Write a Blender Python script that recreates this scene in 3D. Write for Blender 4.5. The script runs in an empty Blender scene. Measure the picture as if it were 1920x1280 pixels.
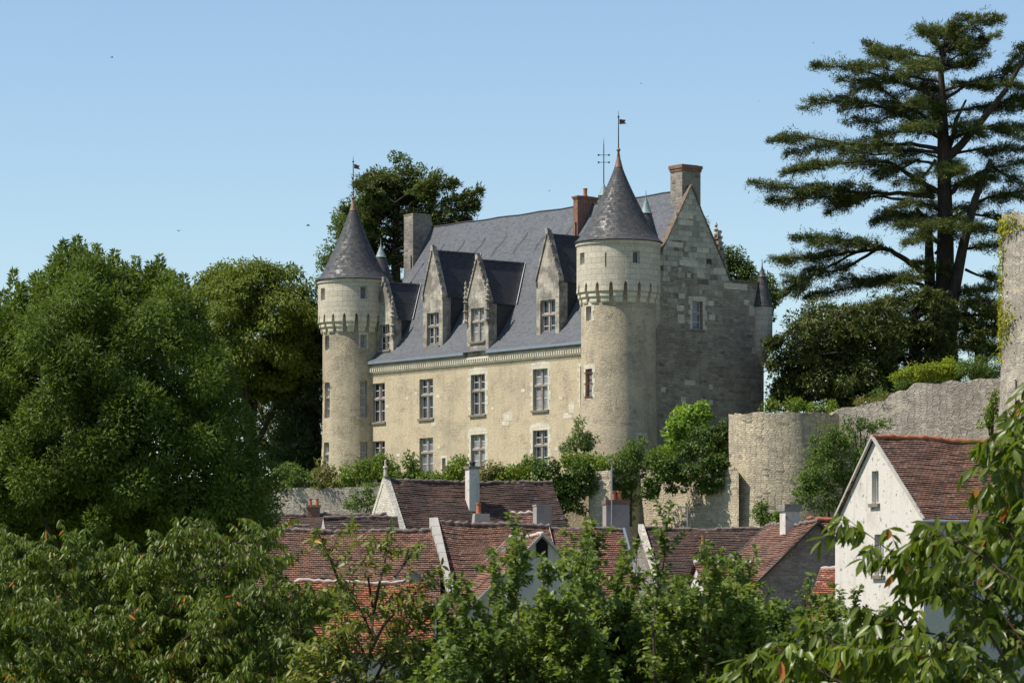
import bpy, math, random
import numpy as np
from mathutils import Vector, Matrix

R = math.radians
sc = bpy.context.scene
COL = sc.collection
F, HX, HY = 6656.0, 960.0, 1160.0           # focal length and horizon of the photograph, in its own pixels

# ------------------------------------------------------------------ camera, sky, sun
cam_d = bpy.data.cameras.new('camera')
cam = bpy.data.objects.new('camera', cam_d)
COL.objects.link(cam)
cam.location = (0, 0, 0)
cam.rotation_euler = (R(90), 0, 0)
cam_d.sensor_width = 36.0
cam_d.lens = 36.0 * F / 1920.0
cam_d.shift_y = (HY - 640.0) / 1920.0
cam_d.clip_start = 0.2
cam_d.clip_end = 9000
cam_d.dof.use_dof = True
cam_d.dof.focus_distance = 190
cam_d.dof.aperture_fstop = 22
sc.camera = cam

SUN = Vector((-0.975, -0.22, 0)).normalized() * math.cos(R(55)) + Vector((0, 0, math.sin(R(55))))
w = bpy.data.worlds.new('World')
sc.world = w
w.use_nodes = True
nt = w.node_tree
bg = nt.nodes['Background']
sky = nt.nodes.new('ShaderNodeTexSky')
sky.sky_type = 'NISHITA'
sky.sun_disc = False
sky.sun_elevation = R(55)
sky.sun_rotation = math.atan2(SUN.x, SUN.y)
sky.altitude = 0
sky.air_density = 1.03
sky.dust_density = 0.0
sky.ozone_density = 3.0
nt.links.new(sky.outputs[0], bg.inputs[0])
bg.inputs[1].default_value = 0.104
sun_d = bpy.data.lights.new('sun', 'SUN')
sun_d.energy = 4.8
sun_d.angle = R(0.53)
sun_d.color = (1.0, 0.945, 0.86)
sun_o = bpy.data.objects.new('sun', sun_d)
COL.objects.link(sun_o)
sun_o.rotation_euler = (-SUN).to_track_quat('-Z', 'Y').to_euler()
sun_o.location = (-60, -10, 90)
sc.view_settings.view_transform = 'Standard'
sc.view_settings.look = 'None'
sc.view_settings.exposure = 0.40
sc.view_settings.gamma = 1.0
sc.cycles.max_bounces = 6
sc.cycles.transparent_max_bounces = 4

rng = np.random.default_rng(11)
rnd = random.Random(5)


def at(px, py, Y):
    return Vector(((px - HX) * Y / F, Y, (HY - py) * Y / F))


def zat(py, Y):
    return (HY - py) * Y / F


# ------------------------------------------------------------------ objects
def tag(o, label=None, cat=None, group=None, kind=None):
    if label: o['label'] = label
    if cat: o['category'] = cat
    if group: o['group'] = group
    if kind: o['kind'] = kind
    return o


def empty(name, loc, rz=0.0, **k):
    o = bpy.data.objects.new(name, None)
    COL.objects.link(o)
    o.location = loc
    o.rotation_euler = (0, 0, rz)
    o.empty_display_size = 0.3
    return tag(o, **k)


class MB:
    """collects faces; build() links them as one mesh object"""
    def __init__(s):
        s.v = []; s.f = []; s.uv = []; s.m = []

    def poly(s, pts, m=0, uv=None):
        pts = [Vector(p) for p in pts]
        i = len(s.v)
        s.v += [tuple(p) for p in pts]
        s.f.append(tuple(range(i, i + len(pts))))
        if uv is None:
            n = Vector((0, 0, 0))
            for a, b in zip(pts, pts[1:] + pts[:1]):
                n.x += (a.y - b.y) * (a.z + b.z); n.y += (a.z - b.z) * (a.x + b.x); n.z += (a.x - b.x) * (a.y + b.y)
            if n.length > 0: n.normalize()
            if abs(n.z) > 0.999: t = Vector((1, 0, 0))
            else: t = Vector((-n.y, n.x, 0)).normalized()
            b = n.cross(t)
            uv = [(p.dot(t), p.dot(b)) for p in pts]
        s.uv.append(uv)
        s.m.append(m)

    def box(s, x0, x1, y0, y1, z0, z1, m=0, xf=None, taper=0.0):
        t = taper
        c = [(x0, y0, z0), (x1, y0, z0), (x1, y1, z0), (x0, y1, z0), (x0 + t, y0 + t, z1), (x1 - t, y0 + t, z1), (x1 - t, y1 - t, z1), (x0 + t, y1 - t, z1)]
        if xf: c = [xf(*p) for p in c]
        for q in ((0, 3, 2, 1), (4, 5, 6, 7), (0, 1, 5, 4), (1, 2, 6, 5), (2, 3, 7, 6), (3, 0, 4, 7)):
            s.poly([c[i] for i in q], m)

    def grid(s, P, m=0, uv=None):
        """P[i][j] points"""
        for i in range(len(P) - 1):
            for j in range(len(P[0]) - 1):
                q = [(i, j), (i, j + 1), (i + 1, j + 1), (i + 1, j)]
                s.poly([P[a][b] for a, b in q], m, None if uv is None else [uv[a][b] for a, b in q])

    def lathe(s, prof, cx, cy, n=40, m=0, a0=0.0, a1=2 * math.pi):
        P = []; U = []; L = 0.0
        for k, (r, z) in enumerate(prof):
            if k: L += math.hypot(r - prof[k - 1][0], z - prof[k - 1][1])
            row = []; ur = []
            for j in range(n + 1):
                a = a0 + (a1 - a0) * j / n
                row.append((cx + r * math.cos(a), cy + r * math.sin(a), z)); ur.append((a * max(p[0] for p in prof) * .8, L))
            P.append(row); U.append(ur)
        s.grid(P, m, U)

    def tube(s, path, radii, n=7, m=0, cap=True):
        path = [Vector(p) for p in path]
        rings = []
        prev = None
        for i, p in enumerate(path):
            d = (path[min(i + 1, len(path) - 1)] - path[max(i - 1, 0)])
            if d.length < 1e-9: d = Vector((0, 0, 1))
            d.normalize()
            a = prev if prev is not None else (Vector((1, 0, 0)) if abs(d.x) < .9 else Vector((0, 1, 0)))
            a = (a - d * a.dot(d))
            if a.length < 1e-6: a = d.orthogonal()
            a.normalize(); prev = a
            b = d.cross(a)
            r = radii[i] if hasattr(radii, '__len__') else radii
            rings.append([p + (a * math.cos(2 * math.pi * k / n) + b * math.sin(2 * math.pi * k / n)) * r for k in range(n + 1)])
        U = [[(k / n * .6, i * .4) for k in range(n + 1)] for i in range(len(path))]
        s.grid(rings, m, U)
        if cap:
            s.poly(rings[0][:-1][::-1], m); s.poly(rings[-1][:-1], m)

    def build(s, name, mats, parent=None, smooth=None, **k):
        """smooth: angle in degrees below which edges are shaded smooth (welds the mesh)"""
        v = np.array(s.v, dtype=float)
        f = s.f
        if smooth:
            key = {}; idx = []; nv = []
            for p in s.v:
                kk = (round(p[0], 4), round(p[1], 4), round(p[2], 4))
                if kk not in key: key[kk] = len(nv); nv.append(p)
                idx.append(key[kk])
            nf = []; nu = []; nm = []
            for fa, u, m in zip(s.f, s.uv, s.m):
                g = []; gu = []
                for q, t in zip(fa, u):
                    i = idx[q]
                    if i not in g: g.append(i); gu.append(t)
                if len(g) > 2: nf.append(g); nu.append(gu); nm.append(m)
            verts, f, uvs, ms = nv, nf, nu, nm
        else:
            verts, uvs, ms = s.v, s.uv, s.m
        me = bpy.data.meshes.new(name)
        me.from_pydata([tuple(p) for p in verts], [], [list(q) for q in f])
        ul = me.uv_layers.new(name='UVMap')
        flat = [c for u in uvs for t in u for c in t]
        ul.data.foreach_set('uv', flat)
        if not isinstance(mats, (list, tuple)): mats = [mats]
        for m in mats: me.materials.append(m)
        me.polygons.foreach_set('material_index', ms)
        if smooth:
            me.polygons.foreach_set('use_smooth', [True] * len(f))
            me.set_sharp_from_angle(angle=R(smooth))
        me.update()
        o = bpy.data.objects.new(name, me)
        COL.objects.link(o)
        if parent: o.parent = parent
        return tag(o, **k)


# ------------------------------------------------------------------ materials
class T:
    def __init__(s, name):
        s.mat = bpy.data.materials.new(name)
        s.mat.use_nodes = True
        s.nt = s.mat.node_tree
        s.b = s.nt.nodes['Principled BSDF']
        s.tc = s.nt.nodes.new('ShaderNodeTexCoord')

    def n(s, typ, **k):
        x = s.nt.nodes.new(typ)
        for a, b in k.items(): setattr(x, a, b)
        return x

    def l(s, a, b): s.nt.links.new(a, b)

    def setin(s, node, i, val):
        if hasattr(val, 'is_output') or isinstance(val, bpy.types.NodeSocket): s.l(val, node.inputs[i])
        else:
            if isinstance(val, tuple) and len(val) == 3 and len(getattr(node.inputs[i], 'default_value', (0, 0, 0))) == 4: val = val + (1,)
            node.inputs[i].default_value = val

    def uv(s, sx=1.0, sy=1.0):
        mp = s.n('ShaderNodeMapping'); s.l(s.tc.outputs['UV'], mp.inputs[0]); mp.inputs['Scale'].default_value = (sx, sy, 1)
        return mp.outputs[0]

    def obj(s, sx=1.0, sy=1.0, sz=1.0):
        mp = s.n('ShaderNodeMapping'); s.l(s.tc.outputs['Object'], mp.inputs[0]); mp.inputs['Scale'].default_value = (sx, sy, sz)
        return mp.outputs[0]

    def noise(s, vec, scale, detail=5, rough=.6, dist=0.0):
        x = s.n('ShaderNodeTexNoise'); s.l(vec, x.inputs['Vector'])
        x.inputs['Scale'].default_value = scale; x.inputs['Detail'].default_value = detail
        x.inputs['Roughness'].default_value = rough; x.inputs['Distortion'].default_value = dist
        return x.outputs[0]

    def voro(s, vec, scale, feature='F1', rand=1.0):
        x = s.n('ShaderNodeTexVoronoi', feature=feature); s.l(vec, x.inputs['Vector']); x.inputs['Scale'].default_value = scale
        x.inputs['Randomness'].default_value = rand
        return x.outputs[0]

    def ramp(s, fac, stops):
        x = s.n('ShaderNodeValToRGB'); s.l(fac, x.inputs[0])
        e = x.color_ramp.elements
        while len(e) < len(stops): e.new(0.5)
        for k, (p, c) in enumerate(stops):
            e[k].position = p
            e[k].color = (c, c, c, 1) if not isinstance(c, tuple) else c + (1,)
        return x.outputs[0]

    def mix(s, fac, a, b, mode='MIX'):
        x = s.n('ShaderNodeMix', data_type='RGBA', blend_type=mode)
        s.setin(x, 0, fac); s.setin(x, 6, a); s.setin(x, 7, b)
        return x.outputs[2]

    def math(s, op, a, b=0.5):
        x = s.n('ShaderNodeMath', operation=op); s.setin(x, 0, a); s.setin(x, 1, b)
        return x.outputs[0]

    def warp(s, vec, scale, amt):
        nz = s.n('ShaderNodeTexNoise'); s.l(vec, nz.inputs['Vector']); nz.inputs['Scale'].default_value = scale; nz.inputs['Detail'].default_value = 2
        m = s.n('ShaderNodeVectorMath', operation='MULTIPLY_ADD')
        sub = s.n('ShaderNodeVectorMath', operation='SUBTRACT'); s.l(nz.outputs['Color'], sub.inputs[0]); sub.inputs[1].default_value = (.5, .5, .5)
        s.l(sub.outputs[0], m.inputs[0]); m.inputs[1].default_value = (amt, amt, amt); s.l(vec, m.inputs[2])
        return m.outputs[0]

    def brick(s, vec, bw, bh, c1, c2, cm, mortar=.01, bias=0.0, offset=.5, smooth=.1):
        x = s.n('ShaderNodeTexBrick'); s.l(vec, x.inputs['Vector'])
        x.offset = offset; x.squash = 1.0
        for i, c in (('Color1', c1), ('Color2', c2), ('Mortar', cm)): s.setin(x, i, c)
        x.inputs['Scale'].default_value = 1.0
        x.inputs['Mortar Size'].default_value = mortar; x.inputs['Mortar Smooth'].default_value = smooth
        x.inputs['Bias'].default_value = bias
        x.inputs['Brick Width'].default_value = bw; x.inputs['Row Height'].default_value = bh
        return x.outputs['Color'], x.outputs['Fac']

    def bump(s, h, strength=.5, dist=.02, normal=None):
        x = s.n('ShaderNodeBump'); s.l(h, x.inputs['Height']); x.inputs['Strength'].default_value = strength; x.inputs['Distance'].default_value = dist
        if normal is not None: s.l(normal, x.inputs['Normal'])
        return x.outputs[0]

    def done(s, col, rough=.85, normal=None, spec=.3, metal=0.0):
        s.setin(s.b, 'Base Color', col); s.setin(s.b, 'Roughness', rough)
        s.b.inputs['Specular IOR Level'].default_value = spec
        s.b.inputs['Metallic'].default_value = metal
        if normal is not None: s.l(normal, s.b.inputs['Normal'])
        return s.mat


def ashlar(name, c1, c2, stain, bw=.62, bh=.3, mortar_c=(.3, .27, .22), mortar=.008, stain_lo=.52, stain_hi=.72, bias=0.0, stain_scale=.5, bmp=.35, pits=.25):
    t = T(name)
    vec = t.warp(t.uv(), 1.5, .02)
    col, fac = t.brick(vec, bw, bh, c1, c2, mortar_c, mortar, bias)
    nz = t.noise(t.obj(), stain_scale, 9, .68)
    col = t.mix(t.ramp(nz, [(stain_lo, 0.0), (stain_hi, .85)]), col, stain)
    streak = t.noise(t.obj(2.2, 2.2, .22), 1.0, 7, .65)
    col = t.mix(t.ramp(streak, [(.5, 0.0), (.72, .5)]), col, stain)
    fine = t.noise(t.obj(), 9.0, 6, .7)
    col = t.mix(.75, col, t.mix(1.0, col, t.ramp(fine, [(.25, .6), (.75, 1.3)]), 'MULTIPLY'))
    h = t.mix(.5, t.ramp(fac, [(0, 1.0), (1, 0.0)]), t.ramp(t.noise(t.obj(), 14.0, 6, .7), [(.3, 0.0), (.7, 1.0)]))
    return t.done(col, .9, t.bump(h, bmp, .03))


def rubble(name, c1, c2, mortar_c, stain, bw=.34, bh=.13, bmp=.6, stain_lo=.5, stain_hi=.7, warp=.07, lump=2.2, plast=None, plo=.45, phi=.55, rand=.55, mort=.8):
    t = T(name)
    vec = t.warp(t.uv(), 2.5, warp)
    mp = t.n('ShaderNodeMapping'); t.l(vec, mp.inputs[0]); mp.inputs['Scale'].default_value = (1 / bw, 1 / bh, 1)
    cell = t.n('ShaderNodeTexVoronoi', voronoi_dimensions='2D'); t.l(mp.outputs[0], cell.inputs['Vector']); cell.inputs['Scale'].default_value = 1.0; cell.inputs['Randomness'].default_value = rand
    edge = t.n('ShaderNodeTexVoronoi', voronoi_dimensions='2D', feature='DISTANCE_TO_EDGE'); t.l(mp.outputs[0], edge.inputs['Vector']); edge.inputs['Scale'].default_value = 1.0; edge.inputs['Randomness'].default_value = rand
    sp = t.n('ShaderNodeSeparateColor'); t.l(cell.outputs['Color'], sp.inputs[0])
    col = t.ramp(sp.outputs[0], [(0.0, c1), (.55, c2), (.85, c1), (1.0, stain)])
    f2 = t.ramp(edge.outputs[0], [(0.02, 0.0), (.16, 1.0)])
    col = t.mix(t.ramp(edge.outputs[0], [(0.01, mort), (.09, 0.0)]), col, mortar_c)
    mid = t.noise(t.obj(1, 1, 1.4), 2.0, 9, .75)
    col = t.mix(1.0, col, t.ramp(mid, [(.3, .70), (.5, 1.0), (.7, 1.22)]), 'MULTIPLY')
    if plast is not None:                      # coat of old render left on part of the wall
        pm = t.ramp(t.noise(t.obj(1, 1, 1.6), .55, 8, .65, .4), [(plo, 0.0), (phi, 1.0)])
        col = t.mix(pm, col, plast)
        f2 = t.mix(pm, f2, (.75, .75, .75))
    big = t.noise(t.obj(), .35, 9, .7)
    col = t.mix(t.ramp(big, [(stain_lo, 0.0), (stain_hi, .8)]), col, stain)
    streak = t.noise(t.obj(1.6, 1.6, .2), 1.0, 6, .65)
    col = t.mix(t.ramp(streak, [(.52, 0.0), (.75, .5)]), col, stain)
    fine = t.noise(t.obj(1, 1, 2.0), 6.0, 8, .75)
    col = t.mix(.85, col, t.mix(1.0, col, t.ramp(fine, [(.25, .55), (.75, 1.4)]), 'MULTIPLY'))
    h = t.mix(.55, f2, t.ramp(t.noise(t.obj(1, 1, 1.8), lump * 4, 8, .72), [(.25, 0.0), (.75, 1.0)]))
    return t.done(col, .95, t.bump(h, bmp, .09))


def plaster(name, c, stain, lo=.5, hi=.75, scale=.7, spots=0.0, spot_c=(.12, .11, .1), bmp=.25, streak=.35):
    t = T(name)
    nz = t.noise(t.obj(), scale, 9, .7)
    col = t.mix(t.ramp(nz, [(lo, 0.0), (hi, .7)]), c, stain)
    st = t.noise(t.obj(3, 3, .25), 1.0, 6, .65)
    col = t.mix(t.ramp(st, [(.5, 0.0), (.8, streak)]), col, stain)
    if spots:
        v = t.noise(t.obj(1, 1, 1.1), 4.2, 5, .55)
        col = t.mix(t.ramp(v, [(.60, 0.0), (.67, spots)]), col, spot_c)
    fine = t.noise(t.obj(), 16, 5, .7)
    col = t.mix(.6, col, t.mix(1.0, col, t.ramp(fine, [(.3, .75), (.7, 1.2)]), 'MULTIPLY'))
    return t.done(col, .92, t.bump(fine, bmp, .02))


def slate(name, c1, c2, bw=.24, bh=.13, lich=(.16, .15, .13), lich_lo=.6, rough=.42, spec=.5, bmp=.4, mort=(.02, .02, .024)):
    t = T(name)
    vec = t.warp(t.uv(), 3, .01)
    col, fac = t.brick(vec, bw, bh, c1, c2, mort, .007, 0)
    nz = t.noise(t.obj(), .8, 9, .7)
    col = t.mix(t.ramp(nz, [(lich_lo, 0.0), (lich_lo + .2, .7)]), col, lich)
    fine = t.noise(t.obj(), 7, 6, .7)
    col = t.mix(.8, col, t.mix(1.0, col, t.ramp(fine, [(.25, .6), (.75, 1.4)]), 'MULTIPLY'))
    r1, _ = t.brick(vec, bw, bh, (rough - .14,) * 3, (rough + .2,) * 3, (.9, .9, .9), .007, 0)
    tilt, _ = t.brick(vec, bw, bh, (0, 0, 0), (1, 1, 1), (.0, .0, .0), .012, 0)
    sep = t.n('ShaderNodeSeparateXYZ'); t.l(vec, sep.inputs[0])
    saw = t.math('FRACT', t.math('DIVIDE', sep.outputs[1], bh))
    h = t.mix(.5, tilt, saw)
    return t.done(col, r1, t.bump(h, bmp, .015), spec)


def tiles(name, c1, c2, dark, pale=(.34, .27, .22), bw=.17, bh=.115, moss=.5, palecut=.93, cooler=(.09, .05, .045)):
    t = T(name)
    vec = t.warp(t.uv(), 1.2, .035)
    col, fac = t.brick(vec, bw, bh, c1, c2, (.025, .018, .015), .010, 0)
    vec2 = t.n('ShaderNodeVectorMath', operation='ADD'); t.l(vec, vec2.inputs[0]); vec2.inputs[1].default_value = (bw * 40, bh * 62, 0)
    k, _ = t.brick(vec2.outputs[0], bw, bh, (0, 0, 0), (1, 1, 1), (0, 0, 0), .012, 0)
    col = t.mix(t.ramp(k, [(palecut, 0.0), (palecut + .03, .8)]), col, pale)
    vec3 = t.n('ShaderNodeVectorMath', operation='ADD'); t.l(vec, vec3.inputs[0]); vec3.inputs[1].default_value = (bw * 90, bh * 14, 0)
    k2, _ = t.brick(vec3.outputs[0], bw, bh, (0, 0, 0), (1, 1, 1), (0, 0, 0), .012, 0)
    col = t.mix(t.ramp(k2, [(.72, 0.0), (.8, .75)]), col, dark)
    nz = t.noise(t.obj(), .9, 9, .72)
    col = t.mix(t.ramp(nz, [(moss, 0.0), (moss + .18, .75)]), col, cooler)
    st = t.noise(t.uv(2.5, .3), 1.0, 6, .65)
    col = t.mix(t.ramp(st, [(.52, 0.0), (.72, .6)]), col, dark)
    fine = t.noise(t.obj(), 12, 6, .75)
    col = t.mix(.9, col, t.mix(1.0, col, t.ramp(fine, [(.25, .45), (.75, 1.55)]), 'MULTIPLY'))
    h = t.mix(.5, t.ramp(fac, [(0, 1.0), (1, 0.0)]), k2)
    return t.done(col, .88, t.bump(h, .5, .02), .25)


def plain(name, c, rough=.6, spec=.3, metal=0.0, var=.25, scale=4):
    t = T(name)
    nz = t.noise(t.obj(), scale, 6, .7)
    col = t.mix(1.0, c, t.ramp(nz, [(.25, 1 - var), (.75, 1 + var)]), 'MULTIPLY')
    return t.done(col, rough, t.bump(nz, .15, .01), spec, metal)


def leafmat(name, a, b, c=None, rough=.45, tr=.3, trc=None, spec=.5, odd=None):
    t = T(name)
    g = t.n('ShaderNodeNewGeometry')
    stops = [(0.0, a), (.7, b)] + ([(1.0, c)] if c else [])
    col = t.ramp(g.outputs['Random Per Island'], stops)
    if odd:
        col = t.mix(t.ramp(t.math('FRACT', t.math('MULTIPLY', g.outputs['Random Per Island'], 37.7)), [(.985, 0.0), (.99, 1.0)]), col, odd)
    nz = t.noise(t.obj(), .7, 5, .65)
    col = t.mix(1.0, col, t.ramp(nz, [(.3, (.76, .78, .8)), (.7, (1.40, 1.32, 1.15))]), 'MULTIPLY')
    t.done(col, rough, None, spec)
    trn = t.n('ShaderNodeBsdfTranslucent')
    t.l(t.mix(1.0, col, trc or (1.5, 1.6, .7), 'MULTIPLY'), trn.inputs[0])
    ms = t.n('ShaderNodeMixShader'); ms.inputs[0].default_value = tr
    t.l(t.b.outputs[0], ms.inputs[1]); t.l(trn.outputs[0], ms.inputs[2])
    out = [x for x in t.nt.nodes if x.type == 'OUTPUT_MATERIAL'][0]
    t.l(ms.outputs[0], out.inputs[0])
    return t.mat


def barkmat(name, a, b):
    t = T(name)
    nz = t.noise(t.obj(1, 1, .25), 6, 7, .7)
    return t.done(t.ramp(nz, [(.3, a), (.7, b)]), .95, t.bump(nz, .6, .03), .15)


def glassmat():
    t = T('old_window_glass')
    nz = t.noise(t.obj(), 2.2, 3, .5)
    return t.done(t.ramp(nz, [(.3, (.012, .014, .018)), (.7, (.04, .045, .055))]), .12, t.bump(nz, .08, .02), .5)


M = {}
M['facade'] = rubble('weathered_yellow_render', (.56, .45, .30), (.43, .35, .235), (.58, .485, .345), (.33, .28, .205), .30, .12, .7, .50, .72, .11, 2.6, (.565, .46, .305), .38, .52)
M['shaft'] = rubble('tower_render', (.52, .425, .29), (.38, .315, .22), (.52, .435, .31), (.26, .225, .18), .32, .12, .8, .50, .72, plast=(.54, .445, .305), plo=.40, phi=.54)
M['drum'] = ashlar('white_tuffeau_drum', (.60, .53, .41), (.50, .44, .335), (.33, .29, .235), .66, .31, (.26, .23, .19), .009, .56, .78)
M['gable'] = rubble('old_gable_rubble', (.50, .425, .315), (.31, .26, .195), (.46, .39, .29), (.22, .19, .15), .42, .17, 1.0, .48, .68, .06, 2.2, (.48, .405, .295), .52, .64)
M['gable_top'] = ashlar('patchy_gable_ashlar', (.50, .46, .37), (.20, .18, .15), (.2, .18, .15), .55, .30, (.16, .14, .12), .008, .50, .7, -.35)
M['white_stone'] = ashlar('pale_dressed_stone', (.66, .60, .47), (.56, .50, .38), (.36, .32, .25), .5, .3, (.3, .27, .2), .007, .58, .8)
M['dormer_stone'] = ashlar('lichened_dormer_stone', (.52, .46, .37), (.40, .355, .285), (.15, .135, .115), .5, .3, (.2, .18, .15), .007, .43, .58, stain_scale=1.3)
M['mullion'] = ashlar('stained_mullion_stone', (.36, .31, .26), (.29, .245, .20), (.19, .125, .095), .4, .4, (.2, .16, .13), .004, .5, .7)
M['coping_dark'] = plain('lichen_dark_coping', (.16, .125, .095), .95, .2, 0, .5, 5)
M['sill'] = plain('dark_sill_stone', (.20, .17, .13), .9)
M['slate'] = slate('blue_grey_slate', (.118, .123, .130), (.078, .083, .090), .26, .13, (.155, .155, .155), .55, .55, .35, .45, (.05, .053, .06))
M['cone_slate'] = slate('old_fishscale_slate', (.090, .088, .087), (.048, .047, .047), .24, .17, (.13, .11, .085), .56, .58, .35, .9, (.014, .014, .014))
M['dark_slate'] = slate('dormer_slate', (.050, .052, .058), (.038, .040, .045), .22, .11, (.10, .10, .105), .66, .5, .4, .3)
M['zinc'] = plain('zinc_sheet', (.24, .27, .31), .45, .5, .3, .15)
M['lead'] = plain('pale_lead_flashing', (.55, .56, .58), .5, .4, .1, .15)
M['copper'] = plain('brown_copper', (.20, .115, .075), .55, .4, .2, .4, 3)
M['verdigris'] = plain('green_grey_copper', (.19, .25, .245), .6, .4, .1, .3, 3)
M['iron'] = plain('dark_iron', (.03, .03, .032), .6, .4)
M['rust'] = plain('rusty_iron', (.12, .045, .03), .8, .3, 0, .4, 8)
M['flag'] = plain('dark_red_vane_plate', (.07, .03, .025), .6, .3)
M['brickred'] = rubble('chimney_brick', (.30, .13, .08), (.22, .11, .075), (.33, .27, .21), (.12, .1, .085), .22, .07, .4, .5, .7, .01)
M['greychim'] = rubble('grey_chimney_stone', (.32, .28, .23), (.24, .21, .17), (.3, .26, .2), (.14, .125, .11), .4, .2, .4, .48, .68, .02)
M['graychim2'] = plaster('cement_chimney_render', (.33, .30, .26), (.18, .165, .145), .48, .7)
M['pot'] = plain('terracotta_pot', (.42, .15, .075), .8, .2, 0, .3, 6)
M['wood'] = plain('weathered_window_wood', (.58, .57, .54), .7, .3, 0, .2, 8)
M['glass'] = glassmat()
M['glass_b'] = plain('glass_before_grey_blind', (.13, .135, .145), .12, .6, 0, .4, 1.5)
M['glass_c'] = plain('glass_before_pale_curtain', (.24, .24, .235), .2, .5, 0, .4, 2.5)
M['rampart'] = rubble('rampart_rubble', (.62, .52, .38), (.50, .42, .30), (.38, .32, .22), (.27, .225, .165), .42, .115, .9, .54, .76, .1, 2.2, (.58, .49, .34), .52, .62)
M['rampart_grey'] = rubble('grey_rampart_rubble', (.54, .47, .38), (.36, .315, .255), (.15, .13, .105), (.26, .225, .18), .36, .10, .75, .48, .66, .08, 2.6, (.58, .495, .37), .52, .66, rand=.6)
M['bastion'] = rubble('bastion_stone', (.62, .515, .355), (.44, .37, .26), (.26, .215, .15), (.20, .175, .135), .36, .105, .75, .54, .76, .08, 2.2, (.50, .42, .28), .55, .66)
M['tile_brown'] = tiles('brown_flat_tiles', (.25, .125, .080), (.165, .088, .062), (.085, .058, .046), (.26, .21, .17), moss=.54, palecut=.955, cooler=(.11, .070, .055))
M['tile_dark'] = tiles('mossy_dark_tiles', (.150, .083, .060), (.100, .061, .048), (.055, .043, .037), (.24, .20, .165), moss=.46, palecut=.96, cooler=(.060, .050, .042))
M['tile_red'] = tiles('red_flat_tiles', (.265, .128, .082), (.180, .090, .064), (.095, .057, .045), (.30, .23, .18), moss=.54, palecut=.955, cooler=(.12, .072, .055))
M['tile_orange'] = tiles('orange_flat_tiles', (.40, .135, .065), (.25, .088, .050), (.11, .05, .036), (.36, .24, .18), moss=.55, palecut=.96, cooler=(.15, .075, .055))
M['ridge'] = plaster('mortared_ridge_tiles', (.24, .18, .15), (.075, .06, .052), .42, .56, 5)
M['ridge_pale'] = plaster('fresh_mortar_ridge', (.52, .43, .37), (.30, .22, .18), .5, .7, 3)
M['ridge_orange'] = plain('orange_ridge_tiles', (.36, .13, .07), .85, .2, 0, .4, 5)
M['white_wall'] = plaster('white_limewash', (.63, .58, .51), (.36, .31, .25), .50, .78, .8, .8, (.17, .155, .14), .3, .5)
M['gable_white'] = rubble('limewashed_gable_stone', (.64, .58, .47), (.58, .52, .42), (.52, .46, .36), (.40, .355, .28), .28, .1, .5, .56, .8, .05)
M['grey_wall'] = plaster('grey_render_wall', (.48, .45, .40), (.3, .27, .24), .5, .75)
M['rubble_gable'] = rubble('brown_rubble_gable', (.52, .40, .31), (.38, .29, .225), (.54, .43, .345), (.25, .20, .16), .32, .13, .8)
M['verge'] = plain('pale_verge_board', (.42, .39, .34), .8, .2, 0, .2)
M['timber'] = plain('dark_verge_timber', (.10, .085, .07), .85, .2, 0, .3)
M['opening_shade'] = plain('painted_opening_shade', (.015, .013, .012), .9, .1)  # near-black colour stands in for the shade inside openings

M['ash'] = leafmat('ash_leaf', (.060, .094, .017), (.092, .132, .024), (.145, .188, .040), .65, .30, spec=.2)
M['chest'] = leafmat('chestnut_leaf', (.092, .125, .018), (.12, .156, .024), (.16, .19, .034), .65, .28, spec=.2)
M['lime'] = leafmat('lime_leaf', (.062, .098, .020), (.088, .128, .026), (.115, .155, .036), .65, .28, spec=.2)
M['cedar'] = leafmat('cedar_needles', (.072, .092, .034), (.105, .130, .046), (.145, .165, .060), .75, .15, spec=.15)
M['cedar_blue'] = leafmat('cedar_needles_bluish', (.058, .092, .044), (.085, .125, .058), (.11, .15, .068), .75, .15, spec=.15)
M['magnolia'] = leafmat('magnolia_leaf', (.042, .064, .016), (.066, .092, .022), (.17, .165, .04), .45, .15, spec=.3)
M['hedge'] = leafmat('hedge_leaf', (.105, .160, .022), (.145, .210, .032), (.20, .25, .055), .65, .3, spec=.2)
M['hedge_y'] = leafmat('yellow_green_leaf', (.18, .225, .022), (.235, .28, .03), (.29, .31, .055), .65, .35, spec=.2)
M['bright'] = leafmat('bright_young_leaf', (.15, .235, .032), (.205, .31, .05), (.29, .39, .09), .5, .38, spec=.3)
M['ivy'] = leafmat('ivy_leaf', (.046, .085, .016), (.076, .125, .024), (.14, .19, .038), .55, .2, spec=.25)
M['dryweed'] = leafmat('dry_weed', (.19, .175, .065), (.16, .19, .05), (.36, .25, .16), .75, .25, spec=.15)
M['plant'] = leafmat('shrub_leaf', (.082, .130, .030), (.112, .170, .040), (.16, .22, .06), .65, .3, spec=.2)
M['cherry'] = leafmat('cherry_leaf', (.070, .103, .012), (.102, .142, .018), (.155, .190, .035), .42, .34, spec=.28, odd=(.40, .13, .03))
M['plum'] = leafmat('plum_leaf', (.088, .128, .026), (.125, .170, .036), (.19, .24, .06), .45, .36, spec=.28)
M['olive'] = leafmat('sparse_cherry_leaf', (.105, .130, .022), (.15, .175, .035), (.26, .25, .07), .42, .34, spec=.3, odd=(.42, .22, .04))
M['cherry_near'] = leafmat('near_cherry_leaf', (.075, .108, .012), (.110, .148, .018), (.16, .20, .035), .36, .36, spec=.3, odd=(.40, .13, .03))
M['lichen'] = leafmat('yellow_creeper', (.20, .22, .025), (.27, .27, .03), (.32, .31, .05), .65, .25, spec=.15)
M['bark'] = barkmat('grey_brown_bark', (.035, .028, .022), (.09, .075, .06))
M['bark_cedar'] = barkmat('dark_cedar_bark', (.028, .023, .019), (.075, .062, .05))
M['twig'] = barkmat('twig_bark', (.05, .032, .024), (.13, .085, .06))
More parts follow.
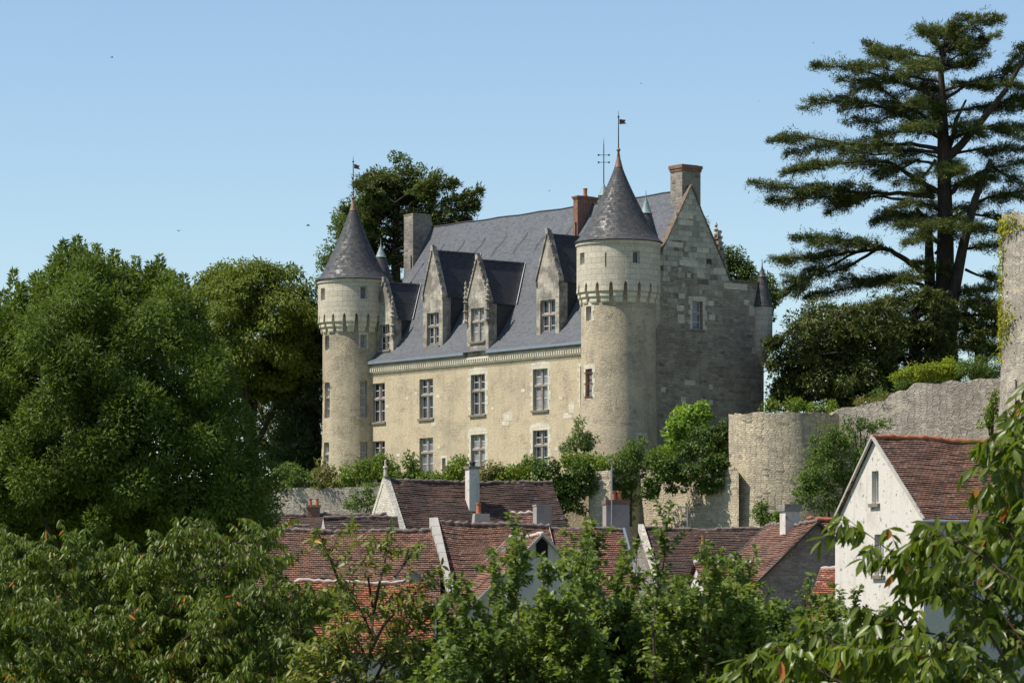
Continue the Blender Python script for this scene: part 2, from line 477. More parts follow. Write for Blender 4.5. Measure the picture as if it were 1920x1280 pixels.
M['bird'] = plain('dark_feathers', (.025, .025, .03), .7)
M['pole'] = plain('galvanised_pole', (.33, .34, .35), .5, .5, .4)


def grassmat():
    t = T('grass_ground')
    nz = t.noise(t.obj(), .3, 9, .7)
    col = t.ramp(nz, [(.3, (.05, .075, .02)), (.55, (.085, .11, .03)), (.75, (.15, .14, .07))])
    return t.done(col, .95, t.bump(t.noise(t.obj(), 6, 6, .7), .6, .06), .1)


M['grass'] = grassmat()


# ------------------------------------------------------------------ leaves
def leaf_mesh(name, P, D, N, L, W, mat, parent, style='kite', base=None, **k):
    P = np.asarray(P, float); D = np.asarray(D, float); N = np.asarray(N, float)
    n = len(P)
    if base is not None: P = P - np.array(base)
    D = D / (np.linalg.norm(D, axis=1, keepdims=True) + 1e-9)
    S = np.cross(D, N); S /= (np.linalg.norm(S, axis=1, keepdims=True) + 1e-9)
    N = np.cross(S, D)
    L = np.broadcast_to(np.asarray(L, float), (n,))[:, None]; W = np.broadcast_to(np.asarray(W, float), (n,))[:, None]
    if style == 'kite':
        V = np.stack([P, P + D * L * .42 + S * W * .5 + N * W * .12, P + D * L, P + D * L * .42 - S * W * .5 + N * W * .12], 1)
        faces = [(0, 1, 2, 3)]
    else:
        c = rng.uniform(.02, .22, (n, 1)) * L                # droop of the tip
        f = W * rng.uniform(.05, .22, (n, 1))                # fold along the midrib
        def q(tl, sw, dz):
            return P + D * L * tl + S * W * sw + N * (-c * tl * tl + dz)
        V = np.stack([q(0, 0, 0), q(.28, .40, f), q(.28, 0, 0), q(.28, -.40, f), q(.62, .42, f), q(.62, 0, 0), q(.62, -.42, f), q(1, 0, 0)], 1)
        faces = [(0, 2, 1), (0, 3, 2), (1, 2, 5, 4), (2, 3, 6, 5), (4, 5, 7), (5, 6, 7)]
    nv = V.shape[1]
    me = bpy.data.meshes.new(name)
    me.vertices.add(n * nv)
    me.vertices.foreach_set('co', V.reshape(-1).astype(np.float32))
    loops = np.concatenate([np.array(fc) for fc in faces])
    lt = np.array([len(fc) for fc in faces])
    li = (loops[None, :] + (np.arange(n) * nv)[:, None]).reshape(-1)
    tot = np.tile(lt, n)
    me.loops.add(len(li)); me.loops.foreach_set('vertex_index', li.astype(np.int32))
    me.polygons.add(len(tot))
    st = np.concatenate([[0], np.cumsum(tot)[:-1]])
    me.polygons.foreach_set('loop_start', st.astype(np.int32))
    if style != 'kite': me.polygons.foreach_set('use_smooth', np.ones(len(tot), dtype=bool))
    me.materials.append(mat)
    me.update(calc_edges=True)
    o = bpy.data.objects.new(name, me)
    COL.objects.link(o)
    if parent: o.parent = parent
    return tag(o, **k)


def unit(n):
    v = rng.normal(size=(n, 3))
    return v / np.linalg.norm(v, axis=1, keepdims=True)


def clumps(centers, rad, per, squash=.7, shell=.55, up=.35, droop=.3, outb=.8, core=None):
    """leaf positions, axes and normals in leafy clumps about the centres"""
    C = np.repeat(centers, per, 0)
    n = len(C)
    rr = np.repeat(np.broadcast_to(np.asarray(rad, float), (len(centers),)), per)
    u = unit(n)
    rad_f = np.where(rng.random(n) < shell, rng.uniform(.75, 1.05, n), rng.uniform(0, 1, n) ** .45)
    off = u * rad_f[:, None] * rr[:, None]
    off[:, 2] *= squash
    P = C + off
    D = u * outb + unit(n) * .7 + np.array([0, 0, -droop])
    N = u * .6 + unit(n) * .55 + np.array([0, 0, up])
    return P, D, N


def lobe_centers(lobes, n, inner=.0):
    """n clump centres spread through ellipsoid lobes (cx, cy, cz, rx, ry, rz)"""
    lobes = np.array(lobes, float)
    wv = (lobes[:, 3] * lobes[:, 4] * lobes[:, 5]) ** .75; wv /= wv.sum()
    idx = rng.choice(len(lobes), n, p=wv)
    u = unit(n)
    u[:, 1] = np.where(rng.random(n) < .55, -np.abs(u[:, 1]), u[:, 1])
    r = np.maximum(rng.random(n) ** .38, inner)
    return lobes[idx, :3] + u * r[:, None] * lobes[idx, 3:]


def px_lobe(px, py, Y, rx, ry, depth=None):
    p = at(px, py, Y); k = Y / F
    return (p.x, p.y, p.z, rx * k, (depth if depth is not None else rx * k), ry * k)


def outline_centers(poly, Y, depth, n, seed=0, bump=1.2):
    """clump centres filling a crown of irregular outline: bumpy front, thinner towards its edge"""
    P = np.array(poly, float)
    x0, y0 = P.min(0); x1, y1 = P.max(0)
    A = P; B = np.roll(P, -1, 0)
    out = []
    r_ = np.random.default_rng(seed)
    ph = r_.uniform(0, 6.28, 8)
    while len(out) < n:
        q = np.array([r_.uniform(x0, x1), r_.uniform(y0, y1)])
        c = ((A[:, 1] > q[1]) != (B[:, 1] > q[1])) & (q[0] < (B[:, 0] - A[:, 0]) * (q[1] - A[:, 1]) / (B[:, 1] - A[:, 1] + 1e-9) + A[:, 0])
        if c.sum() % 2 == 0: continue
        ab = B - A; t = np.clip(((q - A) * ab).sum(1) / (ab * ab).sum(1), 0, 1)
        d = np.linalg.norm(A + ab * t[:, None] - q, axis=1).min()
        h = depth * min(1.0, d / (.32 * min(x1 - x0, y1 - y0))) ** .55
        b = bump * (math.sin(q[0] * .031 + ph[0]) * math.sin(q[1] * .043 + ph[1]) + .7 * math.sin(q[0] * .067 + q[1] * .05 + ph[2]) + .5 * math.sin(q[1] * .11 - q[0] * .08 + ph[3]))
        if r_.random() < .55: yy = -h + b + r_.normal(0, .25)
        else: yy = r_.uniform(-1, 1) * h
        p = at(q[0], q[1], Y + max(-depth * 1.3, yy))
        out.append((p.x, p.y, p.z))
    return np.array(out)


def bushy_tree(name, label, cat, base, lobes, nclump, crad, per, leafL, leafW, mat, bark, group=None, trunk_r=.35, squash=.7, limbs=9, extra=None, centers=None, **ck):
    base = Vector(base)
    root = empty(name, base, label=label, cat=cat, group=group)
    C = lobe_centers(lobes, nclump) if centers is None else centers
    nclump = len(C)
    P, D, N = clumps(C, rng.uniform(.7, 1.3, nclump) * crad, per, squash, **ck)
    if extra is not None:
        eP, eD, eN = extra
        P = np.concatenate([P, eP]); D = np.concatenate([D, eD]); N = np.concatenate([N, eN])
    n = len(P)
    leaf_mesh('crown', P, D, N, rng.uniform(.7, 1.25, n) * leafL, rng.uniform(.75, 1.2, n) * leafW, mat, root, base=base)
    mb = MB()
    la = np.array(lobes, float)
    mid = Vector(la[:, :3].mean(0))
    top = Vector((mid.x, mid.y, mid.z)) - base
    pth = [Vector((0, 0, -.4)), Vector((rnd.uniform(-.2, .2), 0, top.z * .3)), top * .65 + Vector((rnd.uniform(-.3, .3), 0, 0)), top]
    mb.tube(pth, [trunk_r * 1.25, trunk_r, trunk_r * .7, trunk_r * .35], 9)
    for k in range(limbs):
        c = Vector(C[rng.integers(len(C))]) - base
        s0 = pth[1].lerp(pth[2], rnd.random())
        mdl = s0.lerp(c, .5) + Vector((rnd.uniform(-.3, .3), rnd.uniform(-.3, .3), rnd.uniform(0, .5)))
        mb.tube([s0, mdl, c], [trunk_r * .45, trunk_r * .28, trunk_r * .1], 6)
    mb.build('trunk', bark, root, smooth=60)
    return root


# ------------------------------------------------------------------ ground
def smooth01(a, b, x):
    t = min(1, max(0, (x - a) / (b - a)))
    return t * t * (3 - 2 * t)


def ground_z(x, y):
    hi = 7.6 + 4.2 * smooth01(14.5, 19, x)
    if x < -24: hi -= 0
    z = -7.0 + (hi + 7.0) * smooth01(191.5, 197.5, y - 1.5 * smooth01(8, 14, x) + 0 * x)
    z += -6.0 * smooth01(330, 900, y)
    return z + .12 * math.sin(x * .7) * math.cos(y * .5)


xs = [-4000, -1500, -600, -200, -90] + [-60 + i * 3 for i in range(41)] + [90, 200, 600, 1500, 4000]
ys = [-300, -60, 0, 40, 90, 140, 170, 185] + [190 + i for i in range(12)] + [206, 215, 230, 260, 300, 360, 450, 600, 900, 1600, 3000, 7000]
mb = MB()
mb.grid([[(x, y, ground_z(x, y)) for x in xs] for y in ys], 0)
mb.build('ground', M['grass'], None, smooth=80, kind='structure', label='grassy ground rising to the castle terrace', cat='ground')

# ------------------------------------------------------------------ wall and window helpers
def pbox(mb, place, u0, u1, d0, d1, z0, z1, m=0, seg=1):
    for k in range(seg):
        a = u0 + (u1 - u0) * k / seg; b = u0 + (u1 - u0) * (k + 1) / seg
        c = [place(a, d0, z0), place(b, d0, z0), place(b, d1, z0), place(a, d1, z0), place(a, d0, z1), place(b, d0, z1), place(b, d1, z1), place(a, d1, z1)]
        for q in ((0, 3, 2, 1), (4, 5, 6, 7), (0, 1, 5, 4), (1, 2, 6, 5), (2, 3, 7, 6), (3, 0, 4, 7)):
            mb.poly([c[i] for i in q], m)


def slab_wall(mb, zs, lf, rf, ops, place, m=0, depth=.35, mrev=None):
    zz = sorted(set([round(z, 4) for z in zs] + [round(o[2], 4) for o in ops] + [round(o[3], 4) for o in ops]))
    zz = [z for z in zz if zs[0] - 1e-3 <= z <= zs[-1] + 1e-3]
    for za, zb in zip(zz, zz[1:]):
        zm = (za + zb) / 2
        act = sorted([o for o in ops if o[2] < zm < o[3]])
        ca, cb = lf(za), lf(zb)
        for o in act:
            mb.poly([place(ca, 0, za), place(o[0], 0, za), place(o[0], 0, zb), place(cb, 0, zb)], m)
            ca = cb = o[1]
        mb.poly([place(ca, 0, za), place(rf(za), 0, za), place(rf(zb), 0, zb), place(cb, 0, zb)], m)
    mr = m if mrev is None else mrev
    for u0, u1, z0, z1 in [o[:4] for o in ops]:
        for (a, b) in (((u0, z0), (u1, z0)), ((u1, z0), (u1, z1)), ((u1, z1), (u0, z1)), ((u0, z1), (u0, z0))):
            mb.poly([place(a[0], 0, a[1]), place(a[0], depth, a[1]), place(b[0], depth, b[1]), place(b[0], 0, b[1])], mr)


def make_window(parent, place, u0, u1, z0, z1, kind='cross', surround=None, sill=True, depth=.34, label=None, hood=False):
    """stone cross window (or plain casement) in an opening; sub-parts: casement, pane, sill, surround"""
    wd = u1 - u0; h = z1 - z0; um = (u0 + u1) / 2
    mb = MB()
    d0 = .12
    if kind == 'cross':
        zt = z0 + h * .60
        pbox(mb, place, um - .07, um + .07, d0, d0 + .2, z0, zt - .065)
        pbox(mb, place, um - .07, um + .07, d0, d0 + .2, zt + .065, z1)
        pbox(mb, place, u0, u1, d0 - .03, d0 + .2, zt - .065, zt + .065)
        pbox(mb, place, u0, u0 + .06, d0, d0 + .2, z0, zt - .066); pbox(mb, place, u1 - .06, u1, d0, d0 + .2, z0, zt - .066)
        pbox(mb, place, u0, u0 + .06, d0, d0 + .2, zt + .066, z1); pbox(mb, place, u1 - .06, u1, d0, d0 + .2, zt + .066, z1)
        lights = [(u0 + .06, um - .07, z0, zt - .065), (um + .07, u1 - .06, z0, zt - .065), (u0 + .06, um - .07, zt + .065, z1), (um + .07, u1 - .06, zt + .065, z1)]
        wo = mb.build('window', M['mullion'], parent, label=label)
    elif kind == 'transom':
        zt = z0 + h * .58
        pbox(mb, place, u0, u1, d0 - .02, d0 + .2, zt - .06, zt + .06)
        pbox(mb, place, u0, u0 + .05, d0, d0 + .2, z0, zt - .061); pbox(mb, place, u1 - .05, u1, d0, d0 + .2, z0, zt - .061)
        lights = [(u0 + .05, u1 - .05, z0, zt - .06), (u0 + .05, u1 - .05, zt + .06, z1)]
        wo = mb.build('window', M['mullion'], parent, label=label)
    else:
        t = .05
        pbox(mb, place, u0, u0 + t, d0 + .05, d0 + .13, z0, z1); pbox(mb, place, u1 - t, u1, d0 + .05, d0 + .13, z0, z1)
        pbox(mb, place, u0 + t, u1 - t, d0 + .05, d0 + .13, z0, z0 + t); pbox(mb, place, u0 + t, u1 - t, d0 + .05, d0 + .13, z1 - t, z1)
        if kind == 'barred':
            for k in range(1, 3):
                u = u0 + wd * k / 3
                pbox(mb, place, u - .015, u + .015, -.04, -.01, z0 + .05, z1 - .05)
            for z in (z0 + .08, z0 + h * .5, z1 - .22):
                pbox(mb, place, u0 - .06, u1 + .06, -.065, -.041, z - .03, z + .03)
        lights = [(u0 + t, u1 - t, z0 + t, z1 - t)]
        wo = mb.build('window', M['rust'] if kind == 'barred' else M['wood'], parent, label=label)
    cm = MB(); pm = MB()
    for (a, b, c, d) in lights:
        if kind in ('cross', 'transom'):
            t = .045
            e0, e1 = d0 + .08, d0 + .13
            pbox(cm, place, a, a + t, e0, e1, c, d); pbox(cm, place, b - t, b, e0, e1, c, d)
            pbox(cm, place, a + t, b - t, e0, e1, c, c + t); pbox(cm, place, a + t, b - t, e0, e1, d - t, d)
            if d - c > .8: pbox(cm, place, a + t, b - t, e0 + .005, e1 - .005, (c + d) / 2 - .02, (c + d) / 2 + .02)
        pm.poly([place(a, d0 + .11, c), place(b, d0 + .11, c), place(b, d0 + .11, d), place(a, d0 + .11, d)])
    if kind in ('cross', 'transom'): cm.build('casement', M['wood'], wo)
    pm.build('pane', M[rnd.choice(('glass', 'glass', 'glass', 'glass_b', 'glass_c'))], wo)
    if sill:
        sm = MB(); pbox(sm, place, u0 - .1, u1 + .1, -.1, .11, z0 - .13, z0 - .002, seg=3); sm.build('sill', M['sill'], wo)
    if surround:
        s = MB(); d = -.012; k = 0; z = z0 - .02
        while z < z1 - .02:
            zn = min(z + .28, z1)
            wd_l = surround * (1.5 if k % 2 else .85)
            pbox(s, place, u0 - wd_l, u0 - .001, d, .02, z, zn - .004, seg=2)
            pbox(s, place, u1 + .001, u1 + surround * (.85 if (k + (k // 3)) % 2 else 1.5), d, .02, z, zn - .004, seg=2)
            z = zn; k += 1
        pbox(s, place, u0 - surround * 1.5, u1 + surround * 1.5, d, .02, z1, z1 + surround * 1.4, seg=4)
        if hood:
            pbox(s, place, u0 - surround * .7, u1 + surround * .7, d, .02, z1 + surround * 1.404, z1 + surround * 1.95, seg=4)
            pbox(s, place, u0 + wd * .2, u1 - wd * .2, d, .02, z1 + surround * 1.954, z1 + surround * 2.3, seg=4)
        s.build('surround', M['white_stone'], wo)
    return wo


# ------------------------------------------------------------------ THE CASTLE
# local frame: facade in the plane y = 0 (x from -25.3 to 0), gable end in the plane x = 0
CB = 6.6                                           # base height; local z = world z - CB
CA = R(-52)
castle = empty('castle', (6.0, 200.0, CB), CA, label='pale stone castle with slate roof, two round cone roofed towers and gabled dormers', cat='castle')
EX = 25.3


class CM(MB):                                      # castle mesh: world heights
    def build(s, name, mats, parent=None, smooth=None, **k):
        s.v = [(p[0], p[1], p[2] - CB) for p in s.v]
        return super().build(name, mats, parent, smooth, **k)


def fplace(u, d, z): return (u, d, z)              # facade
def gplace(u, d, z): return (-d, u, z)             # gable end


def in_castle(fn):
    """run a helper that builds with MB so that it uses world heights"""
    def run(*a, **k):
        global MB
        keep = MB
        MB = CM
        try: return fn(*a, **k)
        finally: MB = keep
    return run


c_window = in_castle(make_window)

# facade wall
ops = []
for s in (7.08, 13.02, 18.16, 23.1):
    ops.append((-s - .69, -s + .69, 12.1, 14.48)); ops.append((-s - .69, -s + .69, 8.75, 10.93))
ops.append((-3.4, -2.5, 12.1, 14.4))
ops.append((-16.55, -16.2, 8.7, 9.65))
mb = CM()
slab_wall(mb, [CB - 1, 15.3], lambda z: -EX, lambda z: 0.0, ops, fplace, 0, .36)
for (s, z, wd, h) in ((10.1, 11.6, .9, .5), (10.35, 11.33, .7, .25), (4.2, 11.75, .5, .6), (4.55, 11.5, .8, .3), (20.1, 13.3, .3, .2), (16.9, 10.2, .4, .22), (21.0, 9.9, .35, .2),
                       (15.0, 9.4, .5, .16), (17.4, 11.6, .45, .3), (19.2, 13.55, .3, .22), (22.15, 12.9, .3, .22), (16.95, 13.3, .3, .22), (8.7, 13.2, .35, .2), (5.2, 12.6, .3, .2),
                       (24.6, 11.5, .45, .25), (11.6, 12.3, .3, .18), (12.2, 9.2, .35, .2), (5.6, 9.7, .35, .2), (9.4, 8.9, .4, .2)):       # loose white stones let into the render
    mb.box(-s - wd / 2, -s + wd / 2, -.012, .02, z, z + h, 1)
mb.build('wall', [M['facade'], M['white_stone']], castle)
mb = CM()
mb.poly([(-EX, 11, CB), (-EX, 0, CB), (-EX, 0, 15.6), (-EX, 5.4, 24.4), (-EX, 11, 15.6)])
mb.poly([(0, 11, CB), (-EX, 11, CB), (-EX, 11, 15.8), (0, 11, 15.8)])
mb.build('wall', M['gable'], castle, label='shaded rear walls')
for k, o in enumerate(ops[:8]):
    hood = k in (0, 1, 2, 3, 4, 5)[:4]
    c_window(castle, fplace, *o, kind='cross', surround=.19 if k < 4 else None, hood=hood)
c_window(castle, fplace, *ops[8], kind='transom', surround=.16, sill=False)
c_window(castle, fplace, *ops[9], kind='plain', surround=.1, sill=False)
# cornice: dentil band, soffit board, zinc gutter
mb = CM()
mb.box(-EX, 0, -.10, .3, 15.40, 15.52)
mb.box(-EX, 0, -.06, .3, 15.301, 15.399)
x = -EX + .1
while x < -2:
    mb.box(x, x + .11, -.20, -.061, 15.17, 15.398)
    x += .215
mb.box(-EX, 0, -.062, .001, 15.08, 15.168)
mb.build('cornice', M['white_stone'], castle)
mb = CM()
mb.box(-EX, -14.1, -.16, .2, 15.521, 15.66); mb.box(-11.9, -1.5, -.16, .2, 15.521, 15.66)
mb.build('eaves_board', M['greychim'], castle)
mb = CM()
for a, b in ((-EX, -14.1), (-11.9, -1.5)):
    mb.box(a, b, -.30, .1, 15.661, 15.83)
mb.build('gutter', M['zinc'], castle)
mb = CM()
mb.tube([(-24.35, -.09, CB), (-24.35, -.09, 15.1), (-24.3, -.2, 15.65)], .06, 8)
mb.build('downpipe', M['zinc'], castle, smooth=50)

# main roof with bellcast eaves
prof = [(-.3, 15.85), (.0, 16.02), (.45, 16.42), (.95, 17.0), (1.5, 17.85), (2.2, 19.02), (3.2, 20.74), (4.3, 22.66), (5.4, 24.6)]
prof = prof + [(10.8 - y, z) for y, z in prof[-2::-1]]


def roof_t(z):
    for (y0, z0), (y1, z1) in zip(prof[:8], prof[1:9]):
        if z0 <= z <= z1: return y0 + (y1 - y0) * (z - z0) / (z1 - z0)
    return 5.4 if z > 24.6 else -.3


def roof_z(t):
    for (y0, z0), (y1, z1) in zip(prof[:8], prof[1:9]):
        if y0 <= t <= y1: return z0 + (z1 - z0) * (t - y0) / (y1 - y0)
    return 24.6


mb = CM()
nx = 24
rows = []; uvs = []
Lc = 0
for k, (y, z) in enumerate(prof):
    if k: Lc += math.hypot(y - prof[k - 1][0], z - prof[k - 1][1])
    rows.append([(-EX + .02 + (EX - .45) * i / nx, y, z - .04 * math.sin(math.pi * i / nx) + .025 * math.sin(i * 1.7 + k)) for i in range(nx + 1)])
    uvs.append([((EX) * i / nx, Lc) for i in range(nx + 1)])
mb.grid(rows, 0, uvs)
roof = mb.build('roof', M['slate'], castle, smooth=40)
mb = CM()
mb.tube([(-EX + .02 + (EX - .45) * i / nx, 5.4, 24.62 - .04 * math.sin(math.pi * i / nx) + .025 * math.sin(i * 1.7 + 8) - .03) for i in range(nx + 1)], .055, 8)
mb.build('ridge_cap', M['dark_slate'], roof, smooth=60)
for k in range(9):                                 # lifted slate seams below the ridge
    s = 6.0 + k * 2.1; 
    mb = CM(); pts = []
    for q in range(7):
        t = 4.65 - q * .12
        pts.append((-(s + .28 * math.tanh((q - 3) * .8)), t - .02, roof_z(t) + .03))
    mb.tube(pts, .014, 5)
    mb.build('seam', M['dark_slate'], roof)

# gable end wall with raised coping
gl = [(0, CB - 1.5), (0, 15.7), (.35, 16.45), (.95, 17.15), (2.2, 19.17), (5.35, 24.78)]
def g_left(z):
    for (y0, z0), (y1, z1) in zip(gl, gl[1:]):
        if z0 <= z <= z1: return y0 + (y1 - y0) * (z - z0) / (z1 - z0)
    return gl[-1][0]
gr = [(11.0, CB - 1.5), (11.0, 19.45), (8.38, 19.5), (5.45, 24.78)]
def g_right(z):
    if z < 19.499: return 11.0
    return 8.38 + (5.45 - 8.38) * (z - 19.5) / (24.78 - 19.5)
gop = (5.5, 6.28, 16.6, 18.2)
G_PATCH = ((4.7, 18.3, .5, .3), (4.6, 17.6, .55, .3), (4.65, 16.9, .5, .5), (6.9, 18.0, .5, .3), (7.0, 17.2, .45, .3), (6.3, 21.0, .9, .3), (4.2, 21.2, 1.2, .3),
                       (5.2, 20.2, 1.4, .3), (7.6, 19.9, .9, .3), (8.8, 19.05, 1.8, .35), (6.1, 19.6, .5, .3), (9.9, 18.2, .9, .3), (10.2, 17.6, .7, .9), (5.3, 13.4, .8, .25), (6.9, 13.2, .3, .3),
                       (3.3, 12.9, .35, .3), (6.9, 12.3, .35, .3), (4.8, 12.4, .35, .3), (5.0, 22.5, 1.1, .3), (4.9, 22.9, 1.3, .3), (10.4, 15.4, .6, .35))
mb = CM()
zsplit = 19.5
slab_wall(mb, [CB - 1.5, 15.7, 16.45, 17.15, 19.17, 19.5], g_left, lambda z: 11.0, [gop], gplace, 0, .36)
slab_wall(mb, [19.5, 24.78], g_left, g_right, [], gplace, 1, .3)
for q in range(70):
    zq = 18.0 + .3 * rnd.randrange(12)
    yq = 2.7 + max(0, (zq - 19.5)) * .62 + rnd.random() * (4.9 if zq < 19.5 else 4.6 - (zq - 19.5) * .9)
    wq = rnd.uniform(.4, .8)
    if 5.1 < yq + wq / 2 and yq - wq / 2 < 6.7 and zq < 18.6: continue
    mb.box(-.02, .008 + .002 * (q % 2), yq - wq / 2, yq + wq / 2, zq, zq + .29, rnd.choice((0, 0, 1, 1, 1)))
for (t, z, wd, h) in G_PATCH: mb.box(-.02, .012, t - wd / 2, t + wd / 2, z, z + h, 2)
mb.poly([(-.45, y, z) for y, z in ((0, CB), (11, CB), (11, 19.5), (8.38, 19.5), (5.4, 24.78), (2.2, 19.17), (.35, 16.45), (0, 15.7))])
mb.box(-.45, 0, 8.38, 11, 19.5, 19.52)
mb.build('gable_wall', [M['gable'], M['gable_top'], M['white_stone']], castle)
c_window(castle, gplace, *gop, kind='transom', surround=.2)
mb = CM()
for pth in ([(0.1, 15.85), (.35, 16.48), (.95, 17.18), (2.2, 19.2), (5.4, 24.82)], [(5.4, 24.82), (8.42, 19.55), (11.0, 19.53)]):
    for (y0, z0), (y1, z1) in zip(pth, pth[1:]):
        n = max(1, int(math.hypot(y1 - y0, z1 - z0) / .5))
        for q in range(n):
            a = q / n; b = (q + .97) / n
            ya, za, yb, zb = y0 + (y1 - y0) * a, z0 + (z1 - z0) * a, y0 + (y1 - y0) * b, z0 + (z1 - z0) * b
            j = rnd.uniform(-.02, .03)
            c = [(-.46, ya, za - .10), (.06 + j, ya, za - .06), (.06 + j, yb, zb - .06), (-.46, yb, zb - .10), (-.46, ya, za + .0 + j), (.06 + j, ya, za + .06 + j), (.06 + j, yb, zb + .06 + j), (-.46, yb, zb + .0 + j)]
            for f in ((0, 3, 2, 1), (4, 5, 6, 7), (0, 1, 5, 4), (1, 2, 6, 5), (2, 3, 7, 6), (3, 0, 4, 7)): mb.poly([c[i] for i in f])
mb.build('coping', M['coping_dark'], castle)
CAMW = Vector((0, 0, 0))
def castle_world(x, y):
    c, s = math.cos(CA), math.sin(CA)
    return 6.0 + c * x - s * y, 200.0 + s * x + c * y


def corbelled_tower(cx, cy, rt, rs, base_r, zb, cone_base, tip, ntop, lab, wins, cop_z, pole_top, flag_dir, ncorb=18, cap_label=None):
    """round tower: part 'tower' with sub-parts corbels, drum, cone_roof, spire_cap, weather_vane"""
    wx, wy = castle_world(cx, cy)
    a_cam = math.atan2(-wy, -wx) - CA               # local angle that faces the camera
    zc0, zc1, znt = 17.65, 18.5, 19.05
    sprof = [(base_r * 1.03, zb), (base_r, 9.0), (rs * 1.03, 10.6), (rs, 13), (rs, zc1 + .55)]

    def rad(z, P=sprof):
        for (r0, z0), (r1, z1) in zip(P, P[1:]):
            if z0 <= z <= z1: return r0 + (r1 - r0) * (z - z0) / (z1 - z0)
        return P[-1][0]

    def mkplace(rf):
        def place(u, d, z):
            r0 = rf(z); a = a_cam + u / rt
            return (cx + (r0 - d) * math.cos(a), cy + (r0 - d) * math.sin(a), z)
        return place

    def ring_wall(mb, z0, z1, rf, ops, nseg=56, extra_z=(), m=0, depth=.3):
        us = sorted(set([round(math.pi * rt * (2 * k / nseg - 1), 4) for k in range(nseg + 1)] + [round(v, 4) for o in ops for v in (o[0], o[1])]))
        zz = sorted(set([z0, z1] + [z for z in extra_z if z0 < z < z1] + [o[k] for o in ops for k in (2, 3)]))
        pl = mkplace(rf)
        for za, zb_ in zip(zz, zz[1:]):
            for ua, ub in zip(us, us[1:]):
                um, zm = (ua + ub) / 2, (za + zb_) / 2
                if any(o[0] < um < o[1] and o[2] < zm < o[3] for o in ops): continue
                mb.poly([pl(ua, 0, za), pl(ub, 0, za), pl(ub, 0, zb_), pl(ua, 0, zb_)], m, [(ua, za), (ub, za), (ub, zb_), (ua, zb_)])
        for (u0, u1, a, b) in [o[:4] for o in ops]:
            for (p, q) in (((u0, a), (u1, a)), ((u1, a), (u1, b)), ((u1, b), (u0, b)), ((u0, b), (u0, a))):
                mb.poly([pl(p[0], 0, p[1]), pl(p[0], depth, p[1]), pl(q[0], depth, q[1]), pl(q[0], 0, q[1])], m)

    def op(wn, r):
        phi, wd, z0, z1 = wn[:4]
        u = R(phi) * rt; hw = wd / 2 * rt / r
        return (u - hw, u + hw, z0, z1)
    sw = [(wn, op(wn, rs)) for wn in wins if wn[3] < 18]
    dw = [(wn, op(wn, rt)) for wn in wins if wn[2] > 19]
    mb = CM()
    ring_wall(mb, zb, zc1 + .55, rad, [o for _, o in sw], extra_z=(9.0, 10.6, 13))
    tw = mb.build('tower', M['shaft'], castle, smooth=35, label=lab)
    # corbels
    da = 2 * math.pi / ncorb
    for k in range(ncorb):
        mb = CM()
        a = k * da
        hw = da * .36
        for (r1, z0, z1, sh) in ((rs + (rt - rs) * .42, zc0, zc0 + .27, .86), (rs + (rt - rs) * .75, zc0 + .27, zc0 + .55, .94), (rt + .015, zc0 + .55, zc1, 1.0)):
            n = 3
            for q in range(n):
                a0 = a - hw * sh + 2 * hw * sh * q / n; a1 = a - hw * sh + 2 * hw * sh * (q + 1) / n
                ri = rs - .05; rl = r1 - (r1 - rs) * .35
                pts = lambda rr, zz, aa: (cx + rr * math.cos(aa), cy + rr * math.sin(aa), zz)
                mb.poly([pts(r1, z0 + .1, a0), pts(r1, z0 + .1, a1), pts(r1, z1, a1), pts(r1, z1, a0)])
                mb.poly([pts(rl, z0, a0), pts(rl, z0, a1), pts(r1, z0 + .1, a1), pts(r1, z0 + .1, a0)])
                mb.poly([pts(ri, z0, a0), pts(ri, z0, a1), pts(rl, z0, a1), pts(rl, z0, a0)])
                mb.poly([pts(ri, z1, a0), pts(r1, z1, a0), pts(r1, z1, a1), pts(ri, z1, a1)])
                if q == 0: mb.poly([pts(ri, z0, a0), pts(rl, z0, a0), pts(r1, z0 + .1, a0), pts(r1, z1, a0), pts(ri, z1, a0)])
                if q == n - 1: mb.poly([pts(ri, z0, a1), pts(rl, z0, a1), pts(r1, z0 + .1, a1), pts(r1, z1, a1), pts(ri, z1, a1)])
        mb.build('corbel', M['white_stone'], tw)
    # drum with a pointed notch between each pair of corbels
    mb = CM()
    for k in range(ncorb):
        a = k * da; g = da * .115; am = a + da / 2
        for inner in (0, 1):
            r0 = rt if not inner else rt - .22
            pt = lambda aa, zz: (cx + r0 * math.cos(aa), cy + r0 * math.sin(aa), zz)
            Lp = [(a, zc1), (a + da * .2, zc1), (am - g, zc1), (am - g, zc1 + .16), (am - g * .55, zc1 + .23), (am, zc1 + .33), (am, znt), (a + da * .25, znt), (a, znt)]
            Rp = [(am, znt), (am, zc1 + .33), (am + g * .55, zc1 + .23), (am + g, zc1 + .16), (am + g, zc1), (a + da * .8, zc1), (a + da, zc1), (a + da, znt), (a + da * .75, znt)]
            for Q in (Lp, Rp): mb.poly([pt(*p) for p in Q], 0, [((p[0]) * rt, p[1]) for p in Q])
        nt_ = [(am - g, zc1), (am - g, zc1 + .16), (am - g * .55, zc1 + .23), (am, zc1 + .33), (am + g * .55, zc1 + .23), (am + g, zc1 + .16), (am + g, zc1)]
        for p, q in zip(nt_, nt_[1:]):
            mb.poly([(cx + r_ * math.cos(aa), cy + r_ * math.sin(aa), zz) for r_, (aa, zz) in ((rt, p), (rt, q), (rt - .22, q), (rt - .22, p))])
    ring_wall(mb, znt, cone_base, lambda z: rt, [o for _, o in dw], nseg=54)
    mb.lathe([(rt + .001, cone_base - .30), (rt + .07, cone_base - .2), (rt + .07, cone_base - .06), (rt, cone_base)], cx, cy, 54)
    mb.build('drum', M['drum'], tw, smooth=30)
    # cone roof, slightly bellcast
    H = tip - cone_base
    mb = CM()
